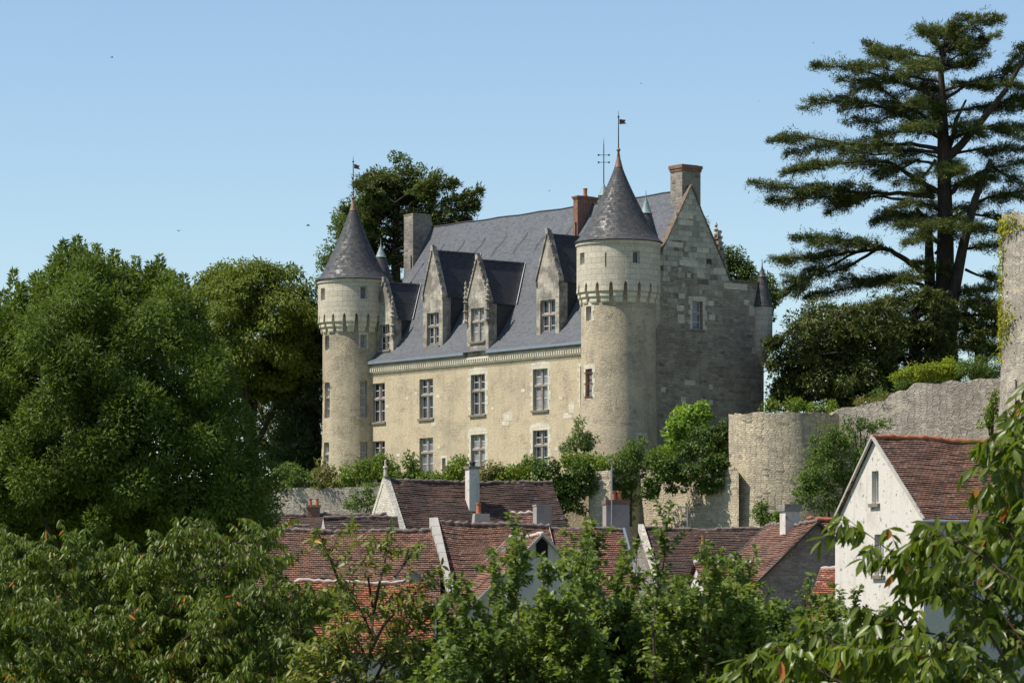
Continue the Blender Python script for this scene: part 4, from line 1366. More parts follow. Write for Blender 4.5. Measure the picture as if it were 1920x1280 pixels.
# long roof in the centre
h3 = house('long dark brown roof left of the raking parapet', 490, 993, 137, 1.5, 6.75, 3.0, 3.0, 2.75, 2.75, tile='tile_brown', ridge='ridge', ridge_r=.06, bump_r=.05)
mb = MB()
x_, y_, z_ = local(h3, 745, 1082, 135.2)
mb.poly([(x_ - .3, y_ - .2, z_ - .3), (x_ + .2, y_ - .2, z_ - .3), (x_ - .0, y_ - .2, z_ + .12)])
mb.poly([(x_ - .3, y_ - .2, z_ - .3), (x_ - .0, y_ - .2, z_ + .12), (x_ - .5, y_ + .9, z_ + .2), (x_ - .8, y_ + .7, z_ + .0)])
mb.poly([(x_ + .2, y_ - .2, z_ - .3), (x_ - .0, y_ - .2, z_ + .12), (x_ - .5, y_ + .9, z_ + .2), (x_ + .3, y_ + .7, z_ + .0)])
mb.build('roof_vent', M['greychim'], h3)
h4 = house('brown roof right of the raking parapet, behind the cross gable', 822, 979, 137.5, 13, 4.4, 3.1, 3.0, 3.05, 2.9, tile='tile_brown', ridge='ridge', gable='gable_white', ridge_drop=.12, ridge_r=.06, bump_r=.05, vov=.02)
mb = MB()                                          # raking parapet
zr4 = h4['zr']
n = 9
for k in range(n):
    a, b = k / n, (k + .97) / n
    wa = .34 - .16 * a
    for f_ in (1,):
        p0 = Vector((-.02, -3.35 * a, zr4 + .2 - 3.1 * a)); p1 = Vector((-.02, -3.35 * b, zr4 + .2 - 3.1 * b))
        q = [p0, p1, p1 - Vector((wa, 0, .02)), p0 - Vector((wa, 0, .02))]
        q2 = [v - Vector((0, 0, .5)) for v in q]
        for f in ((0, 1, 2, 3), (4, 7, 6, 5), (0, 4, 5, 1), (1, 5, 6, 2), (2, 6, 7, 3), (3, 7, 4, 0)): mb.poly([(q + q2)[i] for i in f])
mb.build('gable_coping', M['verge'], h4)
x_, y_, z_ = local(h4, 902, 962, 140.2)
stack(h4, x_, y_, .98, .85, zr4 - 1.6, zr4 + .42, 'graychim2', False, taper=.2, pots=[(-.1, 0)], pot_h=.42, pot_r=.1, label='grey tapering stack with clay pot')
h6 = house('red brown roof with tall dark chimney right of the cross gable', 1012, 990, 138.5, 12, 3.25, 2.7, 2.7, 2.5, 2.5, tile='tile_red', ridge='ridge', ridge_drop=.05, ridge_r=.055, bump_r=.045, verge='zinc')
x_, y_, z_ = local(h6, 1017, 968, 141)
stack(h6, x_, y_, .62, .7, h6['zr'] - 1.6, zat(946, 141) + 7.0, 'graychim2', True, 'graychim2', label='square cement rendered stack', lip=.02, caph=.06)
x_, y_, z_ = local(h6, 1155, 960, 141)
st = stack(h6, x_, y_, .95, .62, h6['zr'] - 2, zat(937, 141) + 7.0, 'graychim2', True, 'brickred', pots=[(-.10, 0), (.12, 0)], pot_h=.36, pot_r=.10, label='dark stack with brick top and two orange pots', lip=.03, caph=.18)
# cross gable wing
h5w = house('cross gable wing with shaded grey gable and pale verge', 1016, 1001, 131, 102, 5.6, 2.95, 2.95, 2.95, 2.95, wall='grey_wall', tile='tile_red', ridge='ridge_pale', verge='verge', ov=.25, ridge_r=.045, bump_r=.035)
mb = MB()
zr5 = h5w['zr']
mb.box(-.03, .05, -.22, .22, zr5 - .85, zr5 - .35)
mb.poly([(-.03, -.22, zr5 - .349), (-.03, .22, zr5 - .349), (-.03, 0, zr5 - .12)])
mb.build('loft_opening', M['opening_shade'], h5w)  # black block and face painted as the darkness of the loft
hs = house('little red roof tucked between two chimneys', 961, 961, 146, 6, .85, 1.0, 1.0, .8, .8, tile='tile_red', ridge='ridge_pale', ridge_r=.045, ov=.05)
# orange roof in front
h5 = house('bright orange tile roof lowest in front, cream walls', 560, 1090, 118, 5, 4.2, 2.6, 2.6, 2.15, 2.2, tile='tile_orange', ridge='ridge_pale', ridge_r=.045, bump_r=.035, wall='grey_wall', front_ops=[(1.2, 1.8, 3.3, 4.5)])
x_, y_, z_ = local(h5, 778, 1085, 118.4)
stack(h5, x_, .15, .36, .42, h5['zr'] - .7, zat(1069, 118.4) + 7.0, 'graychim2', True, 'greychim', label='small square grey stack')
# roofs under the bastion
h7 = house('low dark mossy roof under the ivy rampart', 1205, 990, 150, 13, 5.3, 2.6, 2.6, 2.2, 2.2, tile='tile_dark', ridge='ridge', gable='greychim', verge=None)
mb = MB()
zr7 = h7['zr']
for k in range(7):
    a, b = k / 7, (k + .96) / 7
    p0 = Vector((-.2, -2.7 * a, zr7 + .18 - 2.25 * a)); p1 = Vector((-.2, -2.7 * b, zr7 + .18 - 2.25 * b))
    q = [p0, p1, p1 + Vector((.24, 0, 0)), p0 + Vector((.24, 0, 0))]
    q2 = [v - Vector((0, 0, .3)) for v in q]
    for f in ((0, 1, 2, 3), (4, 7, 6, 5), (0, 4, 5, 1), (1, 5, 6, 2), (2, 6, 7, 3), (3, 7, 4, 0)): mb.poly([(q + q2)[i] for i in f])
mb.build('gable_coping', M['gable_white'], h7)
x_, y_, z_ = local(h7, 1333, 1040, 148)
stack(h7, x_, -1.4, .26, .26, zr7 - 1.8, zr7 - .75, 'brickred', False, pots=[(0, 0)], pot_h=.42, pot_r=.09, label='slim red flue')
h8 = house('roof with shaded brown rubble gable and dark timber verge', 1531, 978, 138, 107, 5.2, 2.8, 2.8, 2.6, 2.6, wall='grey_wall', gable='rubble_gable', tile='tile_brown', ridge='ridge', verge='timber', ov=.3, vov=.2)
x_, y_, z_ = local(h8, 1481, 962, 140.5)
stack(h8, x_, y_, .62, .62, h8['zr'] - .9, zat(945, 140.5) + 7.0, 'white_wall', True, 'greychim', label='white stack with dark slab cap', lip=.06, caph=.28)
h8b = house('sliver of roof with orange ridge behind the rubble gable', 1519, 973, 146, 2, 3.0, 2.0, 2.0, 1.8, 1.8, tile='tile_brown', ridge='ridge_orange', ridge_r=.07)
h9 = house('new orange lean-to roof against the white house', 1546, 1067, 131.5, -22, 2.0, 2.2, 1.0, 1.95, .9, tile='tile_orange', ridge='ridge_pale', ridge_r=.06, bump_r=.03, verge='timber')
hm = house('small roof with white walls deep among the shrubs', 1308, 1056, 132, 12, 1.9, 1.6, 1.6, 1.1, 1.1, tile='tile_red', ridge='ridge_pale', wall='white_wall', ridge_r=.08)

# aerials
def aerial(label, px, py0, py1, Y, arms):
    a = at(px, py0, Y)
    o = empty('antenna', a, label=label, cat='antenna')
    mb = MB(); top = zat(py1, Y) - a.z
    mb.tube([(0, 0, 0), (0, 0, top)], .028, 6)
    mb.build('pole', M['pole'], o)
    for (z, l_) in arms:
        mb = MB(); mb.tube([(-l_, 0, top - z), (l_ * .4, 0, top - z)], .018, 5); mb.box(-l_ - .05, -l_ + .05, -.05, .05, top - z - .04, top - z + .05)
        mb.build('arm', M['pole'], o)


aerial('grey aerial mast strapped to the dark double pot chimney', 1147, 992, 858, 140.6, [(.08, .1)])
aerial('thin aerial standing on the mossy roof below the rampart', 1289, 990, 949, 149.8, [(.02, .3)])

# birds
def bird(label, px, py, Y, span, roll):
    p = at(px, py, Y)
    o = empty('bird', p, R(roll), label=label, cat='bird', group='swallows in the sky')
    mb = MB()
    s_ = span
    mb.tube([(-.38 * s_, 0, 0), (-.2 * s_, 0, .02 * s_), (.1 * s_, 0, .03 * s_), (.3 * s_, 0, 0)], [.01 * s_, .08 * s_, .09 * s_, .02 * s_], 8)
    mb.build('body', M['bird'], o, smooth=50)
    for sg in (-1, 1):
        mb = MB()
        q = [(.12 * s_, sg * .05 * s_, .03 * s_), (-.1 * s_, sg * .05 * s_, .03 * s_), (-.08 * s_, sg * .3 * s_, .16 * s_), (-.24 * s_, sg * .55 * s_, .2 * s_), (.06 * s_, sg * .3 * s_, .17 * s_)]
        mb.poly(q); mb.poly([(a, b, c - .012 * s_) for a, b, c in q][::-1])
        mb.build('wing', M['bird'], o)


bird('swallow flying just left of the farther tower', 578, 423, 150, .26, 10)
bird('swallow flying above the big leafy tree', 335, 433, 150, .22, 70)
bird('swallow flying alone in the upper left sky', 210, 108, 150, .20, 25)
bird('tiny swallow right of the nearer spire top', 1202, 157, 150, .12, 40)
bird('tiny swallow between the gable chimney and the cedar', 1423, 190, 150, .11, 80)
bird('tiny swallow left of the cedar crown in the upper sky', 1525, 81, 150, .12, 15)
bird('tiny swallow close above the slate ridge', 1030, 358, 150, .12, 20)

# ------------------------------------------------------------------ trees behind and beside the castle
def spikes(tops, Y, h, per, wd):
    """upright leafy shoots standing out of a crown: extra leaves"""
    P = []; D = []; N = []
    for (px, py) in tops:
        a = at(px, py, Y + rng.uniform(-1.2, 1.2))
        t = rng.uniform(0, 1, per)
        r = (.03 + t * wd)[:, None]
        u = unit(per); u[:, 2] *= .3
        P.append(np.array([a.x, a.y, a.z]) + np.stack([0 * t, 0 * t, -t * h], 1) + u * r)
        D.append(u + np.array([0, 0, .5])); N.append(unit(per) + np.array([0, 0, .4]))
    return np.concatenate(P), np.concatenate(D), np.concatenate(N)


Ya = 104
lob = [px_lobe(*q) for q in ((150, 640, Ya, 120, 150), (60, 720, Ya, 110, 130), (270, 640, Ya, 110, 120), (20, 640, Ya + 2, 80, 90), (350, 720, Ya - 1, 120, 130), (440, 800, Ya - 1, 90, 150), (230, 820, Ya - 1, 190, 150), (250, 780, Ya + 5, 170, 160), (420, 800, Ya + 5, 110, 150), (80, 800, Ya + 5, 140, 160),
                             (60, 880, Ya + 2, 130, 120), (330, 900, Ya + 2, 150, 100), (470, 900, Ya, 65, 90), (180, 560, Ya, 70, 70), (130, 960, Ya + 2, 200, 80), (400, 960, Ya, 110, 60), (-60, 760, Ya, 110, 180), (300, 580, Ya, 45, 60), (120, 540, Ya, 35, 60), (240, 560, Ya, 30, 55))]
tops = [(145, 445), (120, 452), (160, 470), (205, 500), (255, 482), (300, 478), (320, 508), (180, 460), (110, 480), (90, 500), (25, 508), (40, 530), (5, 545), (70, 520), (240, 520), (280, 500), (345, 515), (215, 470),
        (135, 500), (165, 520), (100, 540), (60, 560), (310, 540), (260, 545), (375, 560), (395, 620), (420, 640), (15, 570), (200, 540), (230, 490)]
bushy_tree('ash_tree', 'large dark leafy tree with upright shoots filling the left side', 'tree', (at(235, 1160, Ya).x, Ya, -7), lob, 10, .50, 260, .165, .058, M['ash'], M['bark'], trunk_r=.3,
           extra=spikes(tops + tops[:26] + [(x + rng.uniform(-25, 25), y + rng.uniform(5, 60)) for x, y in tops + tops], Ya, 1.6, 190, .22), squash=.95, droop=.05, up=.7, shell=.62, outb=.8, limbs=12,
           centers=outline_centers([(-80, 610), (0, 575), (50, 548), (85, 520), (112, 490), (150, 480), (190, 495), (225, 525), (260, 520), (300, 520), (330, 545), (352, 585), (378, 625), (405, 680), (432, 750), (466, 820), (496, 900), (512, 960), (495, 1010), (400, 1030), (-80, 1030)], Ya, 4.2, 960, 4, 1.7))
lob = [px_lobe(*q) for q in ((465, 590, 226, 105, 105), (390, 610, 226, 70, 90), (540, 600, 228, 55, 90), (480, 680, 226, 110, 80), (420, 700, 224, 90, 90))]
bushy_tree('chestnut_tree', 'rounded yellow green tree behind the big leafy tree, left of the castle', 'tree', (at(470, 1160, 227).x, 227, 7), lob, 10, .80, 170, .26, .12, M['chest'], M['bark'], squash=.5, droop=.7, up=.9, shell=.75, trunk_r=.4,
           centers=outline_centers([(330, 580), (350, 545), (380, 518), (415, 500), (455, 490), (495, 486), (530, 494), (562, 512), (585, 540), (600, 600), (600, 700), (520, 740), (400, 740), (340, 660)], 226, 5.0, 330, 9, 1.2))
lob = [px_lobe(*q) for q in ((545, 800, 233, 60, 90), (500, 780, 233, 50, 110), (575, 740, 234, 40, 90))]
bushy_tree('yew_tree', 'very dark evergreen behind the drooping cedar at the left of the castle', 'tree', (at(540, 1160, 233).x, 233, 7), lob, 130, .6, 190, .2, .09, M['magnolia'], M['bark'], squash=.8, trunk_r=.3)
lob = [px_lobe(*q) for q in ((742, 330, 236, 24, 40), (715, 358, 236, 34, 34), (672, 430, 236, 42, 60), (785, 345, 236, 30, 28), (640, 480, 237, 40, 60), (690, 430, 238, 60, 70), (740, 390, 238, 60, 50), (625, 560, 237, 30, 60))]
bushy_tree('lime_tree', 'knobbly topped broadleaf tree rising behind the farther tower', 'tree', (at(700, 1160, 238).x, 238, 7), lob, 190, .62, 170, .20, .11, M['lime'], M['bark'], squash=.8, up=.6, trunk_r=.3, limbs=0)
lob = [px_lobe(*q) for q in ((1322, 415, 238, 18, 22), (1370, 500, 238, 40, 35), (1410, 530, 238, 45, 45), (1445, 550, 238, 25, 25), (1385, 590, 238, 60, 60))]
bushy_tree('lime_tree', 'broadleaf tree peeping out behind the gable and corner turret', 'tree', (at(1385, 1160, 238).x, 238, 7), lob, 110, .55, 170, .20, .11, M['lime'], M['bark'], squash=.8, up=.6, trunk_r=.35)


def needle_pad(path, width, n, thick=.18, t0=.25, hang=.35):
    """flat spray of needles along a cedar bough"""
    path = np.array(path, float)
    seg = np.linalg.norm(np.diff(path, axis=0), axis=1); cum = np.concatenate([[0], np.cumsum(seg)]); T_ = cum[-1]
    nt_ = max(6, int(n / 26))                        # side twigs
    t = t0 + (1 - t0) * rng.random(nt_) ** .8
    pos = np.stack([np.interp(t * T_, cum, path[:, k]) for k in range(3)], 1)
    tan = path[-1] - path[0]; tan = tan / np.linalg.norm(tan)
    side = np.cross(tan, [0, 0, 1]); side /= np.linalg.norm(side) + 1e-9
    sgn = rng.choice([-1, 1], nt_)
    env = np.clip(np.sin(np.pi * np.clip((t - t0) / (1.03 - t0), 0, 1)) ** .8 * .95 + .06, .06, 1)
    ln = width * env * rng.uniform(.5, 1.1, nt_)
    dr = side[None] * sgn[:, None] * rng.uniform(.5, 1.0, nt_)[:, None] + tan[None] * rng.uniform(.2, .9, nt_)[:, None]
    dr /= np.linalg.norm(dr, axis=1, keepdims=True)
    per = 26
    f = rng.random((nt_, per)) ** .8
    P = pos[:, None, :] + dr[:, None, :] * (f * ln[:, None])[:, :, None]
    P[:, :, 2] += .10 * f * ln[:, None] - hang * f ** 2 * ln[:, None] * rng.uniform(-.4, 1.9, nt_)[:, None] + (rng.normal(0, thick, nt_) * env)[:, None]
    P += rng.normal(0, 1, P.shape) * np.array([.09, .09, .05])
    D = np.repeat(dr[:, None, :], per, 1) + rng.normal(0, .55, P.shape) + np.array([0, 0, .05])
    N = rng.normal(0, .35, P.shape) + np.array([0, 0, 1.0])
    return P.reshape(-1, 3), D.reshape(-1, 3), N.reshape(-1, 3)


def cedar(label, base, trunks, boughs, mat, dens=900, needle=(.34, .085), width=1.6, group=None, hang=.35):
    root = empty('cedar_tree', base, label=label, cat='tree', group=group)
    base = Vector(base)
    A = [[], [], []]
    mb = MB()
    for pth, r in trunks:
        mb.tube([Vector(p) - base for p in pth], r, 10)
    for (pth, w_, k, r) in boughs:
        pth = [Vector(p) for p in pth]
        L = sum((b - a).length for a, b in zip(pth, pth[1:]))
        for q, v in zip(A, needle_pad(pth, width * w_, max(60, int(dens * k * L / 4)), hang=hang)): q.append(v)
        m_ = len(pth)
        mb.tube([p - base for p in pth], [max(.012, r * (1 - .88 * i / (m_ - 1))) for i in range(m_)], 6)
        # sub-branches that carry more pads
    P, D, N = [np.concatenate(q) for q in A]
    n = len(P)
    leaf_mesh('crown', P, D, N, rng.uniform(.6, 1.3, n) * needle[0], rng.uniform(.7, 1.2, n) * needle[1], mat, root, base=base)
    mb.build('trunk', M['bark_cedar'], root, smooth=60)
    return root


Yc = 214
def cz(x, y, dy=0.0):                                # point of the enlarged crop the boughs were measured in
    return at(1380 + x / 2.133, y / 2.133, Yc + dy)


def bough(pts, w_=1.0, k=1.0, r=.12, dy=0.0, sub=5):
    out = []
    n = len(pts)
    P = [cz(x, y, dy * i / max(1, n - 1)) for i, (x, y) in enumerate(pts)]
    # smooth resample
    Q = []
    for a, b in zip(P, P[1:]):
        for q in range(4): Q.append(a.lerp(b, q / 4) + Vector((rnd.uniform(-.06, .06), rnd.uniform(-.2, .2), rnd.uniform(-.05, .05))))
    Q.append(P[-1])
    out.append((Q, w_, k, r))
    L = (P[-1] - P[0]).length
    for s_ in range(sub):                            # side boughs fan out in depth and along the pad
        i = int(len(Q) * rnd.uniform(.25, .72)); st = Q[i]
        d = (P[-1] - P[0]).normalized()
        sd = Vector((d.x * rnd.uniform(.3, 1.0), rnd.choice((-1, 1)) * rnd.uniform(.2, .9), rnd.uniform(-.16, .12)))
        ln = L * rnd.uniform(.2, .36)
        e = st + sd * ln
        out.append(([st, st.lerp(e, .5) + Vector((0, 0, .08)), e], w_ * .7, k * .8, r * .4))
    return out


B = []
for a in (([(820, 230), (880, 150), (960, 85), (1055, 82)], .7, 1.2, .10), ([(820, 225), (790, 140), (730, 110)], .6, 1.1, .07), ([(822, 200), (840, 130), (880, 88), (940, 75)], .6, 1.2, .07),
          ([(820, 240), (740, 225), (620, 200), (515, 170)], .75, 1.1, .09), ([(815, 285), (740, 250), (640, 225), (540, 212)], .8, 1.1, .09), ([(820, 260), (920, 200), (1050, 135)], .7, 1.0, .08),
          ([(830, 275), (930, 250), (1005, 215)], .7, 1.0, .08), ([(825, 190), (900, 150), (1000, 165)], .6, 1.0, .06), ([(822, 400), (720, 350), (600, 310), (450, 270), (310, 262)], 1.1, 1.3, .14), ([(820, 330), (700, 310), (580, 270), (480, 258)], .9, 1.1, .1),
          ([(820, 550), (690, 470), (560, 420), (420, 405), (305, 398)], 1.1, 1.2, .16), ([(822, 500), (700, 440), (560, 340), (400, 320)], 1.0, 1.1, .13), ([(830, 400), (930, 340), (1060, 300), (1150, 255)], 1.0, 1.2, .11),
          ([(830, 450), (960, 430), (1160, 420)], 1.1, 1.3, .12), ([(820, 420), (700, 440), (560, 490), (480, 470)], 1.0, 1.1, .11), ([(830, 360), (960, 330), (1150, 350)], .9, 1.1, .1),
          ([(830, 600), (700, 575), (520, 585), (300, 552), (140, 562)], 1.2, 1.3, .15), ([(830, 610), (700, 600), (560, 620), (420, 590)], 1.1, 1.1, .12), ([(800, 760), (680, 690), (600, 645), (400, 655), (180, 692)], 1.2, 1.3, .17),
          ([(790, 785), (650, 775), (480, 770), (250, 755), (50, 728)], 1.3, 1.4, .18), ([(680, 800), (560, 785), (460, 810), (365, 850)], 1.0, 1.2, .10), ([(560, 770), (350, 790), (130, 800)], 1.0, 1.2, .09),
          ([(760, 1100), (690, 1050), (620, 1000), (500, 975), (380, 955), (225, 950)], 1.2, 1.3, .22), ([(600, 995), (450, 1010), (300, 1035), (135, 1032)], 1.1, 1.2, .12), ([(520, 990), (380, 1060), (260, 1130), (190, 1175)], 1.0, 1.1, .10),
          ([(560, 1000), (430, 1080), (320, 1090), (240, 1180)], 1.0, 1.2, .10), ([(850, 780), (920, 720), (1010, 670), (1160, 650)], 1.1, 1.2, .17), ([(870, 875), (960, 810), (1060, 770), (1160, 800)], 1.1, 1.2, .14),
          ([(850, 620), (960, 600), (1160, 600)], 1.2, 1.3, .12), ([(850, 560), (960, 520), (1160, 510)], 1.1, 1.2, .12), ([(900, 1000), (980, 985), (1060, 980)], .9, 1.1, .11), ([(920, 1080), (1000, 1110), (1080, 1150)], .9, 1.0, .1),
          ([(840, 1190), (740, 1140), (620, 1110), (450, 1150), (290, 1190)], 1.3, 1.4, .16), ([(840, 1250), (720, 1210), (580, 1220), (430, 1290)], 1.3, 1.4, .15), ([(860, 1200), (960, 1210), (1070, 1250)], 1.2, 1.3, .13),
          ([(840, 1300), (700, 1290), (560, 1330)], 1.3, 1.4, .13), ([(850, 1320), (950, 1310), (1080, 1340)], 1.3, 1.3, .13), ([(840, 1360), (720, 1370), (600, 1410)], 1.2, 1.3, .12), ([(860, 1390), (960, 1390), (1090, 1400)], 1.2, 1.3, .12),
          ([(760, 900), (680, 860), (610, 870), (550, 890)], 1.0, 1.2, .1), ([(840, 1000), (740, 900), (680, 870), (600, 850)], 1.0, 1.2, .1), ([(800, 1010), (880, 910), (960, 930), (1060, 920)], 1.0, 1.2, .1), ([(790, 900), (860, 880), (930, 870)], 1.1, 1.2, .09),
          ([(1060, 330), (1110, 230), (1160, 185)], .8, 1.3, .08), ([(1000, 450), (1080, 400), (1170, 390)], 1.0, 1.2, .1), ([(960, 500), (1050, 510), (1170, 560)], 1.0, 1.2, .1), ([(1140, 260), (1220, 190), (1320, 170)], 1.0, 1.2, .1),
          ([(1010, 650), (1100, 720), (1200, 740)], 1.0, 1.2, .1), ([(940, 860), (1020, 870), (1110, 890)], 1.0, 1.2, .1),
          ([(830, 470), (760, 480), (640, 530), (560, 545)], 1.0, 1.2, .1), ([(815, 660), (720, 640), (640, 690), (560, 660)], 1.1, 1.2, .11), ([(800, 640), (740, 720), (650, 720)], 1.0, 1.1, .1)):
    pts, w_, k, r = a
    B += bough(pts, w_, k * (1.5 if pts[0][1] > 1150 else 1.0), r, dy=rnd.uniform(-2.2, 2.2))
for q in range(52):                                  # boughs towards and away from the viewer
    y0 = rnd.uniform(150, 1330); x0 = 825 + rnd.uniform(-15, 25); sg = rnd.choice((-1, 1))
    spread = 120 + 160 * min(1, y0 / 600)
    x1 = x0 + rnd.uniform(-.7, .7) * spread
    B += bough([(x0, y0), ((x0 + x1) / 2, y0 - 30), (x1, y0 - rnd.uniform(10, 50))], 1.0, 1.1, .07, dy=sg * rnd.uniform(1, 5.5), sub=2)
tr = [([cz(845, 1560), cz(835, 1200), cz(838, 900), cz(830, 600), cz(825, 400), cz(818, 260), cz(828, 190)], [.75, .60, .48, .38, .26, .15, .07]),
      ([cz(780, 1500, .6), cz(775, 1100, .8), cz(770, 900, 1), cz(720, 830, 1.2)], [.42, .32, .22, .10]),
      ([cz(850, 1400, -.5), cz(865, 1200, -.8), cz(905, 1000, -1), cz(955, 800, -1.2), cz(1020, 640, -1.2)], [.48, .38, .30, .22, .14]),
      ([cz(838, 640), cz(900, 580, -.5), cz(985, 480, -1), cz(1080, 360, -1.4), cz(1150, 240, -1.6), cz(1180, 150, -1.8)], [.30, .25, .21, .16, .11, .06]),
      ([cz(845, 600, .5), cz(870, 540, .9), cz(880, 480, 1.2), cz(920, 400, 1.4)], [.22, .17, .13, .06])]
cedar('huge spreading cedar with flat tiers and a forked trunk on the right skyline', cz(840, 1560), tr, B, M['cedar'], dens=1450, width=1.3, needle=(.24, .048), hang=.36)

# cedars behind the left of the castle
def conifer(label, px, py_top, py_base, Y, wid, n, mat, dens=700, group=None, skew=0.0, seed=1, bare=(), tipw=.25, extra=()):
    r_ = random.Random(seed)
    b = at(px, py_base, Y); t = at(px, py_top, Y)
    H = t.z - b.z
    bl = []
    for q in range(n):
        f = r_.uniform(.03, .98)
        z = b.z + H * f
        ang = r_.uniform(0, 2 * math.pi)
        L = wid * (1 - (1 - tipw) * f ** 1.6) * r_.uniform(.55, 1.05)
        d = Vector((math.cos(ang) + skew, math.sin(ang), 0)).normalized()
        s0 = Vector((b.x, b.y, z)); e = s0 + d * L + Vector((0, 0, r_.uniform(-.05, .16) * L))
        bl.append(([s0, s0.lerp(e, .5) + Vector((0, 0, .10 * L)), e], .85, 1.0, .09))
    bl += list(extra)
    return cedar(label, b, [([b, b.lerp(t, .5), t], [.5, .32, .06])], bl, mat, dens=dens, needle=(.36, .10), width=1.5, group=group, hang=.5)


def pxb(pts, Y, w_=1.0, k=1.3, r=.04):
    return ([at(x, y, Y + q * .3) for q, (x, y) in enumerate(pts)], w_, k, r)


ex = [pxb(p, 233) for p in ([(750, 420), (820, 385), (902, 357)], [(750, 440), (830, 400), (890, 378)], [(750, 400), (800, 355), (852, 345)], [(740, 470), (810, 430), (880, 415)], [(740, 500), (800, 470), (860, 440)], [(740, 380), (790, 345), (820, 335)],
                            [(750, 450), (820, 420), (895, 385)], [(740, 380), (700, 350), (668, 345)], [(740, 420), (690, 400), (650, 395)], [(740, 460), (690, 440), (640, 440)], [(740, 520), (680, 490), (625, 500)])]
conifer('dark cedar behind the farther tower with a bough reaching over the ridge', 742, 310, 720, 236, 4.0, 95, M['cedar'], 900, seed=3, tipw=.55, extra=ex)
ex = [pxb(p, 226) for p in ([(590, 640), (540, 636), (480, 655)], [(590, 670), (530, 664), (470, 690)], [(590, 705), (540, 700), (476, 718)], [(590, 655), (540, 648), (492, 668)], [(590, 690), (540, 680), (488, 700)], [(590, 720), (540, 720), (480, 735)], [(600, 760), (560, 740), (530, 750)], [(600, 800), (570, 790), (535, 800)], [(600, 850), (560, 840), (520, 850)])]
conifer('dark cedar with drooping tiers between chestnut and farther tower', 588, 590, 900, 228, 3.8, 90, M['cedar_blue'], 1000, seed=8, tipw=.7, extra=ex)

lob = [px_lobe(*q) for q in ((1560, 650, 206, 75, 75), (1500, 700, 206, 55, 55), (1620, 680, 206, 70, 70), (1560, 720, 205, 100, 45), (1660, 720, 206, 45, 40), (1530, 600, 207, 45, 40), (1470, 735, 205, 35, 30), (1600, 610, 207, 60, 40))]
bushy_tree('magnolia_tree', 'dark glossy evergreen tree under the big cedar, right of the castle', 'tree', (at(1565, 1160, 206).x, 206, 11), lob, 260, .6, 200, .22, .10, M['magnolia'], M['bark'], squash=.75, trunk_r=.3)
ex = [pxb(p, 203) for p in ([(1570, 600), (1500, 610), (1455, 640)], [(1570, 630), (1500, 650), (1440, 640)], [(1570, 660), (1500, 670), (1445, 680)], [(1570, 640), (1640, 620), (1690, 640)], [(1560, 600), (1620, 570), (1680, 590)])]
conifer('low cedar boughs beside the corner turret, under the great cedar', 1590, 590, 770, 205, 2.4, 26, M['cedar'], 800, seed=21, tipw=.8, extra=ex)


conifer('low dark cedar boughs around the foot of the great cedar trunk', 1715, 550, 730, 209, 2.6, 44, M['cedar'], 900, seed=33, tipw=.8)
conifer('dark cedar boughs hanging between the great trunk and the ruined tower', 1840, 560, 720, 211, 1.7, 26, M['cedar'], 800, seed=35, tipw=.8)

# ------------------------------------------------------------------ shrubs, ivy and weeds on the terrace and walls
def shrub(label, blobs, Y, mat, n, leaf=(.17, .09), crad=.28, name='shrub', cat='shrub', per=60, squash=.85, stems=4, up=.4, droop=.25):
    lob = [px_lobe(px, py, Y, rx, ry) for px, py, rx, ry in blobs]
    la = np.array(lob)
    zb = (la[:, 2] - la[:, 5]).min()
    base = Vector((la[:, 0].mean(), Y, zb))
    root = empty(name, base, label=label, cat=cat)
    nc = max(8, n // per)
    C = lobe_centers(lob, nc)
    P, D, N = clumps(C, rng.uniform(.6, 1.35, nc) * crad, per, squash, droop=droop, up=up)
    m_ = len(P)
    leaf_mesh('foliage', P, D, N, rng.uniform(.6, 1.3, m_) * leaf[0], rng.uniform(.7, 1.2, m_) * leaf[1], mat, root, base=base)
    mb = MB()
    for q in range(stems):
        c = Vector(C[rng.integers(nc)]) - base
        mb.tube([(c.x * .3, c.y * .3, -.3), c * .5, c], [.05, .035, .012], 5)
    if stems: mb.build('stem', M['twig'], root, smooth=60)
    return root


Ys = 194.5
H_ = 'hedge'
for (lab, bl, mat, n) in (
    ('green shrub at the left end of the castle terrace, under the cedar', [(540, 895, 34, 22), (575, 900, 24, 18)], 'plant', 3000),
    ('tall dry weeds with pinkish heads at the foot of the farther tower', [(600, 888, 18, 24), (630, 885, 18, 20), (612, 905, 30, 16)], 'dryweed', 2200),
    ('leafy shrub at the foot of the downpipe', [(655, 893, 26, 20), (690, 885, 20, 26)], 'hedge', 2600),
    ('bright shrub below the window nearest the farther tower', [(722, 880, 22, 26), (740, 895, 22, 16)], 'hedge', 2200),
    ('slender upright bush between the two leftmost lower windows', [(773, 868, 12, 24), (775, 892, 16, 16)], 'plant', 1500),
    ('low green bush below the second lower window', [(805, 898, 30, 14), (830, 902, 22, 12)], 'hedge', 1900),
    ('rounded bush against the wall left of the tall white chimney', [(855, 882, 24, 26), (835, 892, 18, 16)], 'hedge', 2400),
    ('young tree like shrub against the wall below the first upper window', [(712, 872, 12, 22)], 'plant', 900),
    ('reddish tinged weeds right of the tall white chimney', [(910, 890, 18, 16), (925, 886, 12, 22), (900, 900, 22, 10)], 'dryweed', 1300),
    ('bright leafy bush below the third lower window', [(960, 885, 26, 24), (940, 898, 26, 14), (985, 888, 20, 22)], 'hedge_y', 800),
    ('light green bushes below the fourth lower window', [(950, 892, 36, 20), (990, 885, 30, 26)], 'hedge', 3400)):
    shrub(lab, bl, Ys + rng.uniform(-.6, .8), M[mat], n)
